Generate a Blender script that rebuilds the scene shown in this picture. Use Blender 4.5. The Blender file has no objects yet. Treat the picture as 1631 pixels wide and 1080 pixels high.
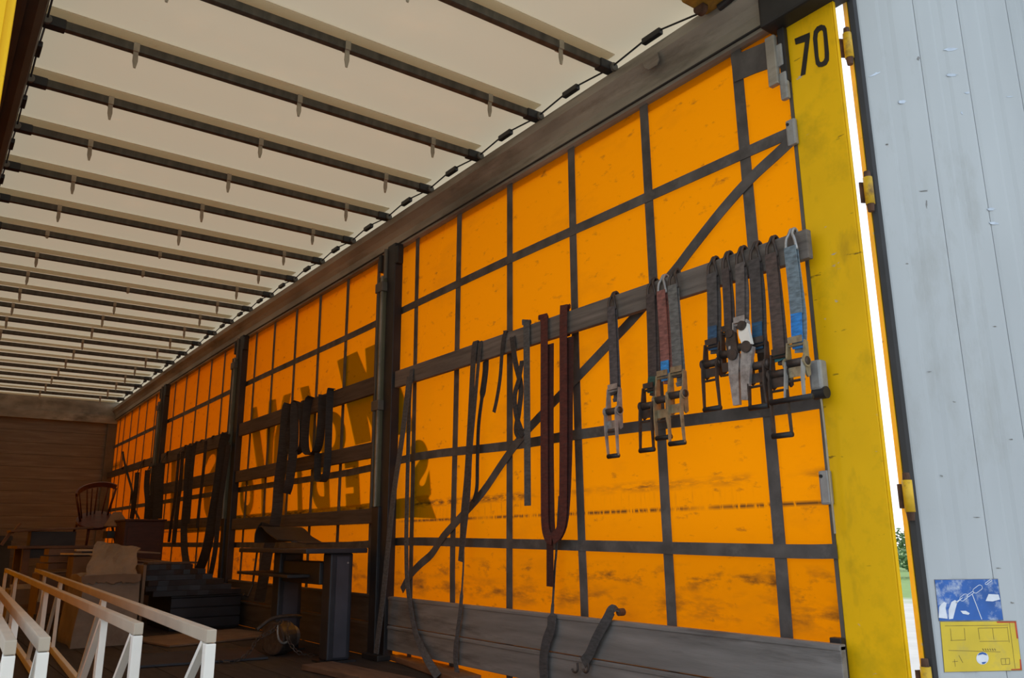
import bpy, bmesh, math, random
from mathutils import Vector, Matrix
random.seed(7)
S = bpy.context.scene
C = S.collection

# ------------------------------------------------------------------ camera
FPX, YAW, PITCH, ROLL = 1305.9, .6294, .2405, -.0063
CAM = Vector((-2.65, -.666, .7295))
_f = Vector((math.sin(YAW)*math.cos(PITCH), math.cos(YAW)*math.cos(PITCH), math.sin(PITCH)))
_r = Vector((math.cos(YAW), -math.sin(YAW), 0)); _u = _r.cross(_f)
RX = _r*math.cos(ROLL) + _u*math.sin(ROLL); UX = -_r*math.sin(ROLL) + _u*math.cos(ROLL); FX = _f
cd = bpy.data.cameras.new('camera'); cam = bpy.data.objects.new('camera', cd); C.objects.link(cam)
cd.sensor_width = 36; cd.sensor_fit = 'HORIZONTAL'; cd.lens = FPX/1631*36; cd.clip_start = .02; cd.clip_end = 500
m = Matrix((RX, UX, -FX)).transposed().to_4x4(); m.translation = CAM; cam.matrix_world = m
S.camera = cam

# ------------------------------------------------------------------ world, sun, exposure
w = bpy.data.worlds.new('sky'); S.world = w; w.use_nodes = True
nt = w.node_tree; nt.nodes.clear()
o_ = nt.nodes.new('ShaderNodeOutputWorld'); b_ = nt.nodes.new('ShaderNodeBackground')
tc = nt.nodes.new('ShaderNodeTexCoord'); sx = nt.nodes.new('ShaderNodeSeparateXYZ'); rp = nt.nodes.new('ShaderNodeValToRGB')
nt.links.new(tc.outputs['Generated'], sx.inputs[0]); nt.links.new(sx.outputs['Z'], rp.inputs[0])
rp.color_ramp.elements[0].position = 0; rp.color_ramp.elements[0].color = (1, 1, 1, 1)
rp.color_ramp.elements[1].position = .8; rp.color_ramp.elements[1].color = (.62, .78, 1, 1)
nt.links.new(rp.outputs[0], b_.inputs['Color']); b_.inputs['Strength'].default_value = 1.6
nt.links.new(b_.outputs[0], o_.inputs[0])
sd = bpy.data.lights.new('sun', 'SUN'); sun = bpy.data.objects.new('sun', sd); C.objects.link(sun)
sd.energy = 3.4; sd.angle = math.radians(1.0); sd.color = (1, .96, .9)
SAZ, SEL = math.radians(72), math.radians(42)
sdir = Vector((math.sin(SAZ)*math.cos(SEL), math.cos(SAZ)*math.cos(SEL), math.sin(SEL)))
sun.rotation_euler = sdir.to_track_quat('Z', 'Y').to_euler(); sun.location = (12, 8, 12)
S.view_settings.view_transform = 'Standard'; S.view_settings.look = 'None'
S.view_settings.gamma = 1; S.view_settings.exposure = 0; S.view_settings.use_curve_mapping = False

# ------------------------------------------------------------------ measuring helpers (survey of the place)
def ray(u, v, axis, val):
    d = FX + RX*((u-815.5)/FPX) - UX*((v-540)/FPX)
    return CAM + d*((val-CAM[axis])/d[axis])
def W(u, v, x=0.0): return ray(u, v, 0, x)
def YP(u, v, y): return ray(u, v, 1, y)
def HZ(u, v, z): return ray(u, v, 2, z)
def drop(y): return .105*max(0, (y-8)/6)**1.5          # the roof line sinks a little towards the front

# ------------------------------------------------------------------ materials
MATS = {}
def mat(name, col, *a_, chips=None, **k_):
    fresh = name not in MATS; M = mat0(name, col, *a_, **k_)
    if chips and fresh:          # small scratches through the paint
        n = M.node_tree.nodes; l = M.node_tree.links; p = n['Principled BSDF']; src = p.inputs['Base Color'].links[0].from_socket
        t = n.new('ShaderNodeTexCoord'); prev = src
        for sc, st, lo, hi, c, am in ((9, (1, 1.0, 2.2), .67, .70, chips, .8), (14, (1, .6, 2.5), .66, .7, (.08, .05, .01), .75), (3.5, (1, 1.6, .6), .58, .74, (.22, .14, .01), .55)):
            mp = n.new('ShaderNodeMapping'); mp.inputs['Scale'].default_value = st; mp.inputs['Location'].default_value = (sc, sc*2, 0); mp.inputs['Rotation'].default_value = (.35, 0, 0); l.new(t.outputs['Object'], mp.inputs[0])
            q = n.new('ShaderNodeTexNoise'); q.inputs['Scale'].default_value = sc; q.inputs['Detail'].default_value = 7; q.inputs['Roughness'].default_value = .6; l.new(mp.outputs[0], q.inputs['Vector'])
            r = n.new('ShaderNodeMapRange'); r.inputs['From Min'].default_value = lo; r.inputs['From Max'].default_value = hi; r.inputs['To Max'].default_value = am; l.new(q.outputs['Fac'], r.inputs['Value'])
            x = n.new('ShaderNodeMixRGB'); l.new(r.outputs[0], x.inputs[0]); l.new(prev, x.inputs[1]); x.inputs[2].default_value = list(c)+[1]; prev = x.outputs[0]
        l.new(prev, p.inputs['Base Color'])
    return M
def mat0(name, col, rough=.6, metal=0., var=.25, scale=6., stretch=(1, 1, 1), dirt=None, dirt_amt=.5, dscale=3., bump=.0, bscale=40., trans=0., spec=.4, detail=5):
    if name in MATS: return MATS[name]
    M = bpy.data.materials.new(name); M.use_nodes = True; n = M.node_tree.nodes; l = M.node_tree.links
    p = n['Principled BSDF']; p.inputs['Roughness'].default_value = rough; p.inputs['Metallic'].default_value = metal
    p.inputs['Specular IOR Level'].default_value = spec
    t = n.new('ShaderNodeTexCoord'); mp = n.new('ShaderNodeMapping'); mp.inputs['Scale'].default_value = stretch
    l.new(t.outputs['Object'], mp.inputs[0])
    ns = n.new('ShaderNodeTexNoise'); ns.inputs['Scale'].default_value = scale; ns.inputs['Detail'].default_value = detail
    l.new(mp.outputs[0], ns.inputs['Vector'])
    r = n.new('ShaderNodeValToRGB'); e = r.color_ramp.elements
    e[0].position = .3; e[1].position = .7
    e[0].color = [c*(1-var) for c in col]+[1]; e[1].color = [min(1, c*(1+var)) for c in col]+[1]
    l.new(ns.outputs['Fac'], r.inputs[0]); out = r.outputs[0]
    if dirt:
        n2 = n.new('ShaderNodeTexNoise'); n2.inputs['Scale'].default_value = dscale; n2.inputs['Detail'].default_value = 8; n2.inputs['Roughness'].default_value = .7
        l.new(mp.outputs[0], n2.inputs['Vector'])
        r2 = n.new('ShaderNodeValToRGB'); r2.color_ramp.elements[0].position = .52; r2.color_ramp.elements[1].position = .68
        r2.color_ramp.elements[1].color = (dirt_amt,)*3+(1,)
        l.new(n2.outputs['Fac'], r2.inputs[0])
        mx = n.new('ShaderNodeMixRGB'); l.new(r2.outputs[0], mx.inputs[0]); l.new(out, mx.inputs[1]); mx.inputs[2].default_value = list(dirt)+[1]
        out = mx.outputs[0]
    l.new(out, p.inputs['Base Color'])
    if bump:
        n3 = n.new('ShaderNodeTexNoise'); n3.inputs['Scale'].default_value = bscale; n3.inputs['Detail'].default_value = 6
        l.new(mp.outputs[0], n3.inputs['Vector'])
        bp = n.new('ShaderNodeBump'); bp.inputs['Strength'].default_value = bump; bp.inputs['Distance'].default_value = .01
        l.new(n3.outputs['Fac'], bp.inputs['Height']); l.new(bp.outputs[0], p.inputs['Normal'])
    MATS[name] = M
    return M

def tarp(name, diff, tran, kind, fwd=0., fcol=(1, 1, 1)):
    """thin PVC sheet: part of the light is reflected, part passes through diffusely"""
    M = bpy.data.materials.new(name); M.use_nodes = True; n = M.node_tree.nodes; l = M.node_tree.links
    n.remove(n['Principled BSDF']); out = n['Material Output']
    d = n.new('ShaderNodeBsdfDiffuse'); t = n.new('ShaderNodeBsdfTranslucent'); add = n.new('ShaderNodeAddShader')
    tcx = n.new('ShaderNodeTexCoord')
    sep = n.new('ShaderNodeSeparateXYZ'); l.new(tcx.outputs['Object'], sep.inputs[0])
    def noise(scale, st, det=8, rg=.65):
        mp = n.new('ShaderNodeMapping'); mp.inputs['Scale'].default_value = st; l.new(tcx.outputs['Object'], mp.inputs[0])
        q = n.new('ShaderNodeTexNoise'); q.inputs['Scale'].default_value = scale; q.inputs['Detail'].default_value = det; q.inputs['Roughness'].default_value = rg
        l.new(mp.outputs[0], q.inputs['Vector']); return q.outputs['Fac']
    def ramp(v, a, b, c0=0., c1=1.):
        q = n.new('ShaderNodeMapRange'); q.inputs['From Min'].default_value = a; q.inputs['From Max'].default_value = b
        q.inputs['To Min'].default_value = c0; q.inputs['To Max'].default_value = c1; l.new(v, q.inputs['Value']); return q.outputs[0]
    def mth(op, a, b):
        q = n.new('ShaderNodeMath'); q.operation = op; q.use_clamp = (op != 'SUBTRACT')
        for i, v in enumerate((a, b)):
            if isinstance(v, (int, float)): q.inputs[i].default_value = v
            else: l.new(v, q.inputs[i])
        return q.outputs[0]
    def band(z0, hw):
        q = n.new('ShaderNodeMath'); q.operation = 'SUBTRACT'; l.new(sep.outputs['Z'], q.inputs[0]); q.inputs[1].default_value = z0
        a = n.new('ShaderNodeMath'); a.operation = 'ABSOLUTE'; l.new(q.outputs[0], a.inputs[0])
        return ramp(a.outputs[0], hw, 0.)
    if kind == 'side':
        # rubbed grime: thin scuff lines where cargo edges touched, blotches low down, fine specks everywhere
        fine = ramp(noise(6, (1, 1.6, 7)), .42, .56)
        drip = ramp(noise(7, (1, 7, .8)), .52, .66)
        brk = ramp(noise(1.6, (1, 1, .2), 3), .40, .58)
        s1 = mth('MULTIPLY', mth('MULTIPLY', mth('MULTIPLY', band(.957, .03), fine), brk), .95)
        s2 = mth('MULTIPLY', mth('MULTIPLY', mth('MULTIPLY', band(.853, .013), ramp(noise(15, (1, 3, .6)), .40, .5)), ramp(noise(1.3, (1, 1, .1), 3), .36, .5)), 1.)
        s3 = mth('MULTIPLY', mth('MULTIPLY', mth('MULTIPLY', band(.905, .055), drip), brk), .4)
        s4 = mth('MULTIPLY', mth('MULTIPLY', band(.57, .07), ramp(noise(5, (1, 1.0, 2.6)), .51, .66)), .95)
        s5 = mth('MULTIPLY', mth('MULTIPLY', band(.46, .08), ramp(noise(4, (1, .9, 3.0)), .46, .66)), .95)
        s6 = mth('MULTIPLY', ramp(noise(10, (1, 1, 2.0)), .60, .72), .6)
        s7 = mth('MULTIPLY', ramp(noise(2.2, (1, .7, 1.6)), .54, .75), .18)
        tot = s1
        for s in (s2, s3, s4, s5, s6, s7): tot = mth('MAXIMUM', tot, s)
        dark = (.035, .016, .006, 1)
    else:
        s6 = mth('MULTIPLY', ramp(noise(2.5, (1, 1, 1)), .56, .78), .22)
        s7 = mth('MULTIPLY', ramp(noise(6, (1.0, 2.0, 1)), .66, .74), .3)
        tot = mth('MAXIMUM', s6, s7); dark = (.3, .2, .12, 1)
    for sh, colr, k in ((d, diff, 1), (t, tran, 1)):
        mx = n.new('ShaderNodeMixRGB'); l.new(tot, mx.inputs[0]); mx.inputs[1].default_value = list(colr)+[1]; mx.inputs[2].default_value = dark
        l.new(mx.outputs[0], sh.inputs['Color'])
    l.new(d.outputs[0], add.inputs[0])
    if fwd:                                   # woven PVC also scatters light forward
        g = n.new('ShaderNodeBsdfRefraction'); g.inputs['Roughness'].default_value = .6; g.inputs['IOR'].default_value = 1.14
        mf = n.new('ShaderNodeMixRGB'); l.new(tot, mf.inputs[0]); mf.inputs[1].default_value = list(fcol)+[1]; mf.inputs[2].default_value = dark
        l.new(mf.outputs[0], g.inputs['Color']); ms = n.new('ShaderNodeMixShader'); ms.inputs[0].default_value = fwd
        l.new(t.outputs[0], ms.inputs[1]); l.new(g.outputs[0], ms.inputs[2]); l.new(ms.outputs[0], add.inputs[1])
    else: l.new(t.outputs[0], add.inputs[1])
    l.new(add.outputs[0], out.inputs['Surface'])
    return M

CURTAIN = tarp('orange_pvc', (.36, .14, .0006), (.33, .049, .0003), 'side', .5, (.43, .185, .0008))
ROOF = tarp('white_pvc', (.42, .385, .33), (.175, .142, .092), 'roof')
FILM = bpy.data.materials.new('print_film'); FILM.use_nodes = True
_n = FILM.node_tree.nodes; _n.remove(_n['Principled BSDF']); _t = _n.new('ShaderNodeBsdfTransparent'); _t.inputs[0].default_value = (.10, .19, .1, 1)
FILM.node_tree.links.new(_t.outputs[0], _n['Material Output'].inputs[0])

M_STRAP = mat('curtain_strap', (.08, .073, .069), .8, var=.35, scale=9, stretch=(1, 1, 1), dirt=(.15, .14, .13), dirt_amt=.6, dscale=7)
M_ALU = mat('weathered_aluminium', (.27, .25, .21), .55, .2, var=.4, scale=3, stretch=(1, .35, 2), dirt=(.09, .075, .055), dirt_amt=.75, dscale=2.2, bump=.05)
M_ALUD = mat('dark_aluminium', (.11, .1, .085), .6, .2, var=.35, scale=3, dirt=(.04, .034, .026), dirt_amt=.7)
M_STEEL = mat('dull_steel', (.19, .19, .185), .5, .5, var=.3, scale=14, dirt=(.09, .06, .04), dirt_amt=.6, dscale=8)
M_ZINC = mat('grey_zinc', (.3, .31, .31), .5, .35, var=.2, scale=18, dirt=(.13, .12, .1), dirt_amt=.6, dscale=9)
M_BLACK = mat('black_rubber', (.016, .016, .017), .55, var=.3, scale=10)
M_DARK = mat('dark_paint', (.015, .016, .02), .5, var=.35, scale=6, dirt=(.03, .026, .022), dirt_amt=.5)
M_RAIL_UNLIT = mat('unlit_rail', (.028, .02, .015), .6, var=.3, scale=4)  # left rail's lack of light put into its dark colour
M_BOW = mat('bow_tube', (.07, .063, .05), .5, .3, var=.35, scale=8, stretch=(3, 1, 1), dirt=(.028, .022, .016), dirt_amt=.7)
M_CLIP = mat('beige_plastic', (.3, .26, .19), .6, var=.2, scale=20)
M_YEL = mat('yellow_paint', (.78, .455, .002), .5, var=.08, scale=2.5, dirt=(.5, .32, .004), dirt_amt=.75, dscale=2.6, spec=.2, chips=(.36, .37, .38))
M_NUM = mat('black_vinyl', (.012, .011, .01), .5, var=.3, scale=20)
M_RUST = mat('rusty_iron', (.075, .036, .02), .8, .1, var=.5, scale=25)
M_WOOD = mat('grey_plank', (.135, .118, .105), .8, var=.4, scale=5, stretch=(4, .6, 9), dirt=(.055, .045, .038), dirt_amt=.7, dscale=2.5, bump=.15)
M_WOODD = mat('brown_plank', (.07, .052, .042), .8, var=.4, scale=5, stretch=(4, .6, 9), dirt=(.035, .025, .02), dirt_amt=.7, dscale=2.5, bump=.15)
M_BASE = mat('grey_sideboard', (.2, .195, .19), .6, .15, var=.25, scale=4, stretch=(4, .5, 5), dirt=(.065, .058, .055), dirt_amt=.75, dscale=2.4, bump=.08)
M_BASE_DIM = mat('dimmed_sideboard', (.075, .06, .05), .7, var=.3, scale=4, stretch=(4, .5, 5), dirt=(.03, .024, .02), dirt_amt=.75, dscale=2.4, bump=.08)  # dimness of the far bays put into a darker board colour
M_FRONT = mat('front_plywood', (.155, .13, .108), .75, var=.15, scale=4, stretch=(.5, 4, 7), dirt=(.34, .31, .29), dirt_amt=.3, dscale=3.2, bump=.1)
M_FLOOR = mat('floor_board', (.03, .022, .018), .8, var=.4, scale=6, stretch=(5, .6, 1), bump=.15)
M_WHITE = mat('white_lacquer', (.78, .76, .7), .45, var=.06, scale=6)
M_CHORD = mat('tan_lath', (.42, .36, .28), .6, var=.12, scale=5)
M_CARD = mat('cardboard', (.17, .115, .078), .9, var=.25, scale=5, dirt=(.1, .06, .038), dirt_amt=.6)
M_CARD2 = mat('pale_cardboard', (.2, .16, .125), .9, var=.22, scale=4, dirt=(.12, .07, .045), dirt_amt=.6)
M_PLATE = mat('blue_black_sheet', (.022, .026, .036), .5, .2, var=.3, scale=5)
M_CHAIR = mat('mahogany', (.075, .018, .011), .45, var=.3, scale=10, stretch=(1, 1, 4))
M_PAPER = mat('cream_paper', (.42, .35, .24), .9, var=.15, scale=8)
M_TABLE = mat('table_oak', (.12, .07, .042), .6, var=.3, scale=6, stretch=(1, 6, 1))

# ------------------------------------------------------------------ mesh helpers
class MB:
    def __init__(s): s.v = []; s.f = []
    def add(s, vs, fs):
        k = len(s.v); s.v += [Vector(p) for p in vs]; s.f += [[k+i for i in f] for f in fs]; return s
    def obox(s, c, ax, ay, az):
        c = Vector(c); ax = Vector(ax); ay = Vector(ay); az = Vector(az)
        vs = [c+ax*i+ay*j+az*k for i in (-1, 1) for j in (-1, 1) for k in (-1, 1)]
        fs = [(0, 1, 3, 2), (4, 6, 7, 5), (0, 4, 5, 1), (2, 3, 7, 6), (0, 2, 6, 4), (1, 5, 7, 3)]
        return s.add(vs, fs)
    def box(s, x0, x1, y0, y1, z0, z1):
        return s.obox(((x0+x1)/2, (y0+y1)/2, (z0+z1)/2), ((x1-x0)/2, 0, 0), (0, (y1-y0)/2, 0), (0, 0, (z1-z0)/2))
    def bar(s, a, b, wdt, thk, side):
        a = Vector(a); b = Vector(b); d = b-a; t = d.normalized(); side = Vector(side); side = (side-t*side.dot(t)).normalized(); o = t.cross(side)
        return s.obox((a+b)/2, d/2, side*wdt/2, o*thk/2)
    def tube(s, pts, r, n=8, closed=False):
        pts = [Vector(p) for p in pts]; N = len(pts); rs = r if isinstance(r, (list, tuple)) else [r]*N
        rings = []; up = None
        for i, p in enumerate(pts):
            if closed: t = (pts[(i+1) % N]-pts[i-1]).normalized()
            else: t = (pts[min(i+1, N-1)]-pts[max(i-1, 0)]).normalized()
            if up is None:
                up = Vector((0, 0, 1)) if abs(t.z) < .9 else Vector((1, 0, 0))
            a = (up-t*up.dot(t)).normalized(); up = a; b = t.cross(a)
            rings.append([p+(a*math.cos(6.28318*k/n)+b*math.sin(6.28318*k/n))*rs[i] for k in range(n)])
        vs = [q for rg in rings for q in rg]; fs = []
        for i in range(N if closed else N-1):
            j = (i+1) % N
            for k in range(n): fs.append((i*n+k, i*n+(k+1) % n, j*n+(k+1) % n, j*n+k))
        if not closed: fs += [tuple(range(n))[::-1], tuple((N-1)*n+k for k in range(n))]
        return s.add(vs, fs)
    def prism(s, poly, o, ax, ay, d):
        """poly (a,b) in the plane o + a*ax + b*ay, extruded by d"""
        o = Vector(o); ax = Vector(ax); ay = Vector(ay); d = Vector(d); n = len(poly)
        vs = [o+ax*a+ay*b for a, b in poly]; vs += [v+d for v in vs]
        fs = [tuple(range(n))[::-1], tuple(range(n, 2*n))]+[(i, (i+1) % n, n+(i+1) % n, n+i) for i in range(n)]
        return s.add(vs, fs)
    def ribbon(s, pts, wdt, side, thk=.003):
        pts = [Vector(p) for p in pts]; N = len(pts); ws = wdt if isinstance(wdt, (list, tuple)) else [wdt]*N
        sides = side if isinstance(side, list) else [side]*N
        vs = []
        for i, p in enumerate(pts):
            t = (pts[min(i+1, N-1)]-pts[max(i-1, 0)]).normalized(); sd = Vector(sides[i]); sd = (sd-t*sd.dot(t)).normalized(); o = t.cross(sd)
            for a, b in ((-1, -1), (1, -1), (1, 1), (-1, 1)): vs.append(p+sd*a*ws[i]/2+o*b*thk/2)
        fs = [(0, 1, 2, 3), tuple(4*(N-1)+k for k in (3, 2, 1, 0))]
        for i in range(N-1):
            for k in range(4): fs.append((4*i+k, 4*i+4+k, 4*i+4+(k+1) % 4, 4*i+(k+1) % 4))
        return s.add(vs, fs)
    def disc(s, c, axis, r, h, n=20):
        c = Vector(c); a = Vector(axis).normalized(); return s.tube([c-a*h/2, c+a*h/2], r, n)
    def build(s, name, material, parent=None, bevel=0, smooth=False, origin=None):
        me = bpy.data.meshes.new(name); o = bpy.data.objects.new(name, me); C.objects.link(o)
        if parent is not None:
            off = wloc(parent); o.parent = parent
        else:
            off = Vector(origin) if origin is not None else base_of(s.v); o.location = off
        me.from_pydata([v-off for v in s.v], [], s.f); me.materials.append(material)
        bm = bmesh.new(); bm.from_mesh(me); bmesh.ops.recalc_face_normals(bm, faces=bm.faces)
        if bevel:
            ed = [e for e in bm.edges if len(e.link_faces) == 2 and e.calc_face_angle(0) > .5]
            bmesh.ops.bevel(bm, geom=ed, offset=bevel, segments=2, affect='EDGES', profile=.6)
        bm.to_mesh(me); bm.free()
        if smooth:
            for p in me.polygons: p.use_smooth = True
        return o
def base_of(v):
    return Vector(((min(p.x for p in v)+max(p.x for p in v))/2, (min(p.y for p in v)+max(p.y for p in v))/2, min(p.z for p in v)))
def wloc(o):
    v = Vector((0, 0, 0))
    while o is not None: v = v+Vector(o.location); o = o.parent
    return v
def tag(o, label=None, cat=None, group=None, kind=None):
    if label: o['label'] = label
    if cat: o['category'] = cat
    if group: o['group'] = group
    if kind: o['kind'] = kind
    return o
def thing(name, loc, label, cat, group=None):
    o = bpy.data.objects.new(name, None); C.objects.link(o); o.location = loc; o.empty_display_size = .1
    return tag(o, label, cat, group)
def smoothpath(pts, n=6):
    """Catmull-Rom through the points"""
    pts = [Vector(p) for p in pts]; out = []
    for i in range(len(pts)-1):
        p0, p1, p2, p3 = pts[max(i-1, 0)], pts[i], pts[i+1], pts[min(i+2, len(pts)-1)]
        for k in range(n):
            t = k/n
            out.append(.5*((2*p1)+(p2-p0)*t+(2*p0-5*p1+4*p2-p3)*t*t+(3*p1-p0-3*p2+p3)*t**3))
    return out+[pts[-1]]

XL = -2.56           # left curtain
YF = 14.1            # front wall
ZR = 2.776           # underside of the roof rails
ZB = 3.008           # roof bows
PIL = (4.30, 7.55, 10.62)

# ================================================================== SETTING
# floor: long boards
fl = tag(MB().box(XL+.02, -.06, .86, YF, -.14, -.03).build('floor', M_FLOOR), 'dark worn timber floor of the trailer', kind='structure')
nb = 10; wb = (-.06-XL-.02)/nb; mesh0 = None
for i in range(nb):
    x0 = XL+.02+i*wb
    b = MB().box(x0+.003, x0+wb-.003, .86, YF-.01, -.03, 0)
    b.build('plank', M_FLOOR, fl)
# right curtain
def curtain(x, y0, y1, z0, z1, ny, nz, amp):
    b = MB(); vs = []; fs = []
    for j in range(nz+1):
        for i in range(ny+1):
            y = y0+(y1-y0)*i/ny; z = z0+(z1-z0)*j/nz
            ph = (y-1.297)/.565
            bul = amp*(.5-.5*math.cos(6.28318*ph))*math.sin(math.pi*min(1, max(0, z/2.8)))+.0006*math.sin(y*2.1+z*1.7)
            if z < .1: bul -= amp*2*(.1-z)
            vs.append((x+bul, y, z-(drop(y) if z > 2 else 0)))
    for j in range(nz):
        for i in range(ny):
            a = j*(ny+1)+i; fs.append((a, a+1, a+ny+2, a+ny+1))
    return b.add(vs, fs)
wr = curtain(.006, .98, YF-.02, -.32, 2.92, 160, 36, .0).build('wall_right', CURTAIN, smooth=True, origin=(0, 0, 0))
tag(wr, 'glowing orange tarpaulin side curtain on the right with dark reinforcing webbing', kind='structure')
wl = curtain(-2.645, 2.5, YF-.02, -.32, 2.92, 40, 12, -.012).build('wall_left', CURTAIN, smooth=True, origin=(0, 0, 0))  # unseen curtain, cut short at the rear to let neutral daylight in
tag(wl, 'orange tarpaulin side curtain on the left, unseen, opened at the rear for daylight', kind='structure')
# vertical webbing of the right curtain
def vstrap(pts, wd=.052):
    b = MB(); P = [Vector((-.008, p[0], p[1])) for p in pts]
    b.ribbon(smoothpath(P, 4), wd, (0, 1, 0), .004); return b.build('vertical_strap', M_STRAP, wr)
near = [[(1176, 127), (1203, 430), (1231, 740), (1252, 998)], [(1025, 169), (1039, 420), (1056, 740), (1070, 985)], [(909.6, 237), (917, 560), (925.7, 840), (931, 975)],
        [(812, 292), (812, 600), (811.5, 840), (811.5, 968)], [(732, 340), (727, 610), (721, 874), (720.7, 961)]]
for v in near:
    q = [W(a, b_, -.008) for a, b_ in v]
    vstrap([(q[0].y, ZR+.03)]+[(p.y, p.z) for p in q]+[(q[-1].y+.004, -.28)])
for yv in (4.07, 4.65, 5.19, 5.74, 6.27, 6.82, 7.33, 7.85, 8.35, 8.84, 9.35, 9.88, 10.40, 10.90, 11.40, 11.92, 12.42, 12.92, 13.4, 13.75):
    vstrap([(yv, ZR+.03-drop(yv)), (yv+random.uniform(-.01, .01), 1.4), (yv+random.uniform(-.015, .015), -.28)], .046)
# horizontal webbing
def hstrap(pts, wd=.05):
    return MB().ribbon(smoothpath(pts, 4), wd, (0, 0, 1), .004).build('horizontal_strap', M_STRAP, wr)
def hp(u, v): return W(u, v, -.012)
h1 = [hp(1258, 212), hp(1190, 242), hp(1000, 328), hp(812, 413), hp(652, 489), hp(556, 536), hp(402, 607)]
h1 += [Vector((-.012, y, h1[-1].z-.3*drop(y)-.01)) for y in (9, 11, 13, 14.05)]
hstrap(h1)
h2 = [hp(1305, 640), hp(1225, 653), hp(1107, 668), hp(915, 693), hp(812, 710), hp(666, 727)]
h2 += [Vector((-.012, y, 1.225)) for y in (5, 7, 9, 11, 13, 14.05)]
hstrap(h2)
h3 = [hp(1333, 878), hp(1250, 878), hp(1000, 871), hp(812, 866), hp(640, 862.5)]
h3 += [Vector((-.012, y, .70)) for y in (5, 7, 9, 11, 13, 14.05)]
hstrap(h3)
dg = [(1258, 226), (1238, 245), (1195, 285), (1150, 335), (1100, 398), (1074, 432), (1015, 500), (970, 548), (915, 606), (868, 655), (830, 697), (800, 738), (768, 785), (730, 828), (705, 856), (688, 882), (668, 900), (652, 918), (640, 940)]
MB().ribbon(smoothpath([W(u, v, -.018) for u, v in dg], 4), .05, (0, 1, 1), .004).build('diagonal_strap', M_STRAP, wr)
# grey reinforcing patch in the upper rear corner
pp = [W(1166, 92, -.006), W(1240, 60, -.006), W(1243, 105, -.006), W(1205, 118, -.006), W(1172, 132, -.006)]
MB().prism([(p.y, p.z) for p in pp], (-.017, 0, 0), (0, 1, 0), (0, 0, 1), (.004, 0, 0)).build('corner_patch', M_STRAP, wr)
# printed lettering on the outer face (read from outside, so mirrored from inside)
def letters(txt, y0, z0, h, wd=1.0, shear=.25, off=.02, x=.0085):
    cu = bpy.data.curves.new('t', 'FONT'); cu.body = txt; cu.size = h/.73; cu.shear = shear; cu.offset = off
    o = bpy.data.objects.new('t', cu); C.objects.link(o)
    dgx = bpy.context.evaluated_depsgraph_get(); me = bpy.data.meshes.new_from_object(o.evaluated_get(dgx))
    bpy.data.objects.remove(o)
    n = bpy.data.objects.new('lettering', me); C.objects.link(n); n.parent = wr
    n.matrix_local = Matrix(((0, 0, 1, x), (wd, 0, 0, y0), (0, 1, 0, z0), (0, 0, 0, 1)))
    me.materials.clear(); me.materials.append(FILM); return n
def glyph(polys, f):
    b = MB()
    for pl in polys:
        P = [W(*f(*a), .0085) for a in pl]; b.add([(.0085, p.y, p.z) for p in P], [tuple(range(len(P)))])
    b.build('lettering', FILM, wr)
gA = lambda X, Y: (480+X/5.4, 520+Y/5.4)
gB = lambda X, Y: (380+X/5.4, 600+Y/5.4)
glyph([[(308, 295), (480, 212), (556, 395), (567, 765), (603, 985), (465, 1020)],
       [(548, 190), (750, 103), (840, 480), (985, 890), (652, 985), (567, 765), (556, 395), (562, 390)]], gA)          # W
n_ = 26; ring = []
for k in range(n_):
    a = 6.2832*k/n_; ring.append((262+122*math.cos(a), 935+205*math.sin(a)))
hole = [(258+38*math.cos(6.2832*k/n_), 930+110*math.sin(6.2832*k/n_)) for k in range(n_)]
glyph([[ring[k], ring[(k+1) % n_], hole[(k+1) % n_], hole[k]] for k in range(n_)], gA)                                    # o
glyph([[(110, 272), (158, 255), (225, 765), (158, 782), (120, 500)]], gB)
glyph([[(262, 207), (322, 190), (334, 300), (300, 560), (292, 755), (248, 762), (240, 500)], ], gB)
glyph([[(388, 160), (455, 138), (400, 420), (338, 745), (300, 752), (310, 520)]], gB)
glyph([[(530, 95), (605, 75), (655, 330), (705, 640), (640, 665)]], gB)
letters('S', 8.05, 1.0, .86, 1.25, .2, .045)
letters('N', 9.2, 1.05, .74, 1.25, .2, .04)
for ch, yy in zip('SPEDITION', (3.86, 4.33, 4.85, 5.38, 5.93, 6.23, 6.80, 7.12, 7.66)):
    letters(ch, yy, 1.0, .36, .95, .2, .03)
bar = [W(700, 826, .03), W(660, 824, .03), Vector((.03, 5, .855)), Vector((.03, 9.5, .83)), Vector((.03, 9.5, .98)), Vector((.03, 5, .985)), W(686, 788, .03)]
MB().add([(.0085, p.y, p.z) for p in bar], [tuple(range(len(bar)))]).build('printed_bar', FILM, wr)

# front wall of boards
wf = tag(MB().box(XL-.1, .08, YF+.03, YF+.06, -.3, 3.0).build('wall_front', M_FRONT), 'dim brown boarded front bulkhead at the far end', kind='structure')
hb = .187
for i in range(14):
    MB().box(XL+.02, -.12, YF, YF+.03, .01+i*hb+.0015, .01+(i+1)*hb-.0015).build('board', M_FRONT, wf, bevel=.003)
MB().box(-.135, .06, YF-.04, YF+.03, 0, 2.64).build('corner_post', M_ALUD, wf, bevel=.008)
t3 = MB().box(XL, 0, YF-.06, YF+.03, 2.625, 2.765).box(XL, 0, YF-.03, YF+.05, 2.765, 3.03).build('trim_3', M_ALU, bevel=.006)
tag(t3, 'grey metal header beam above the front wall', kind='structure')
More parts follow.
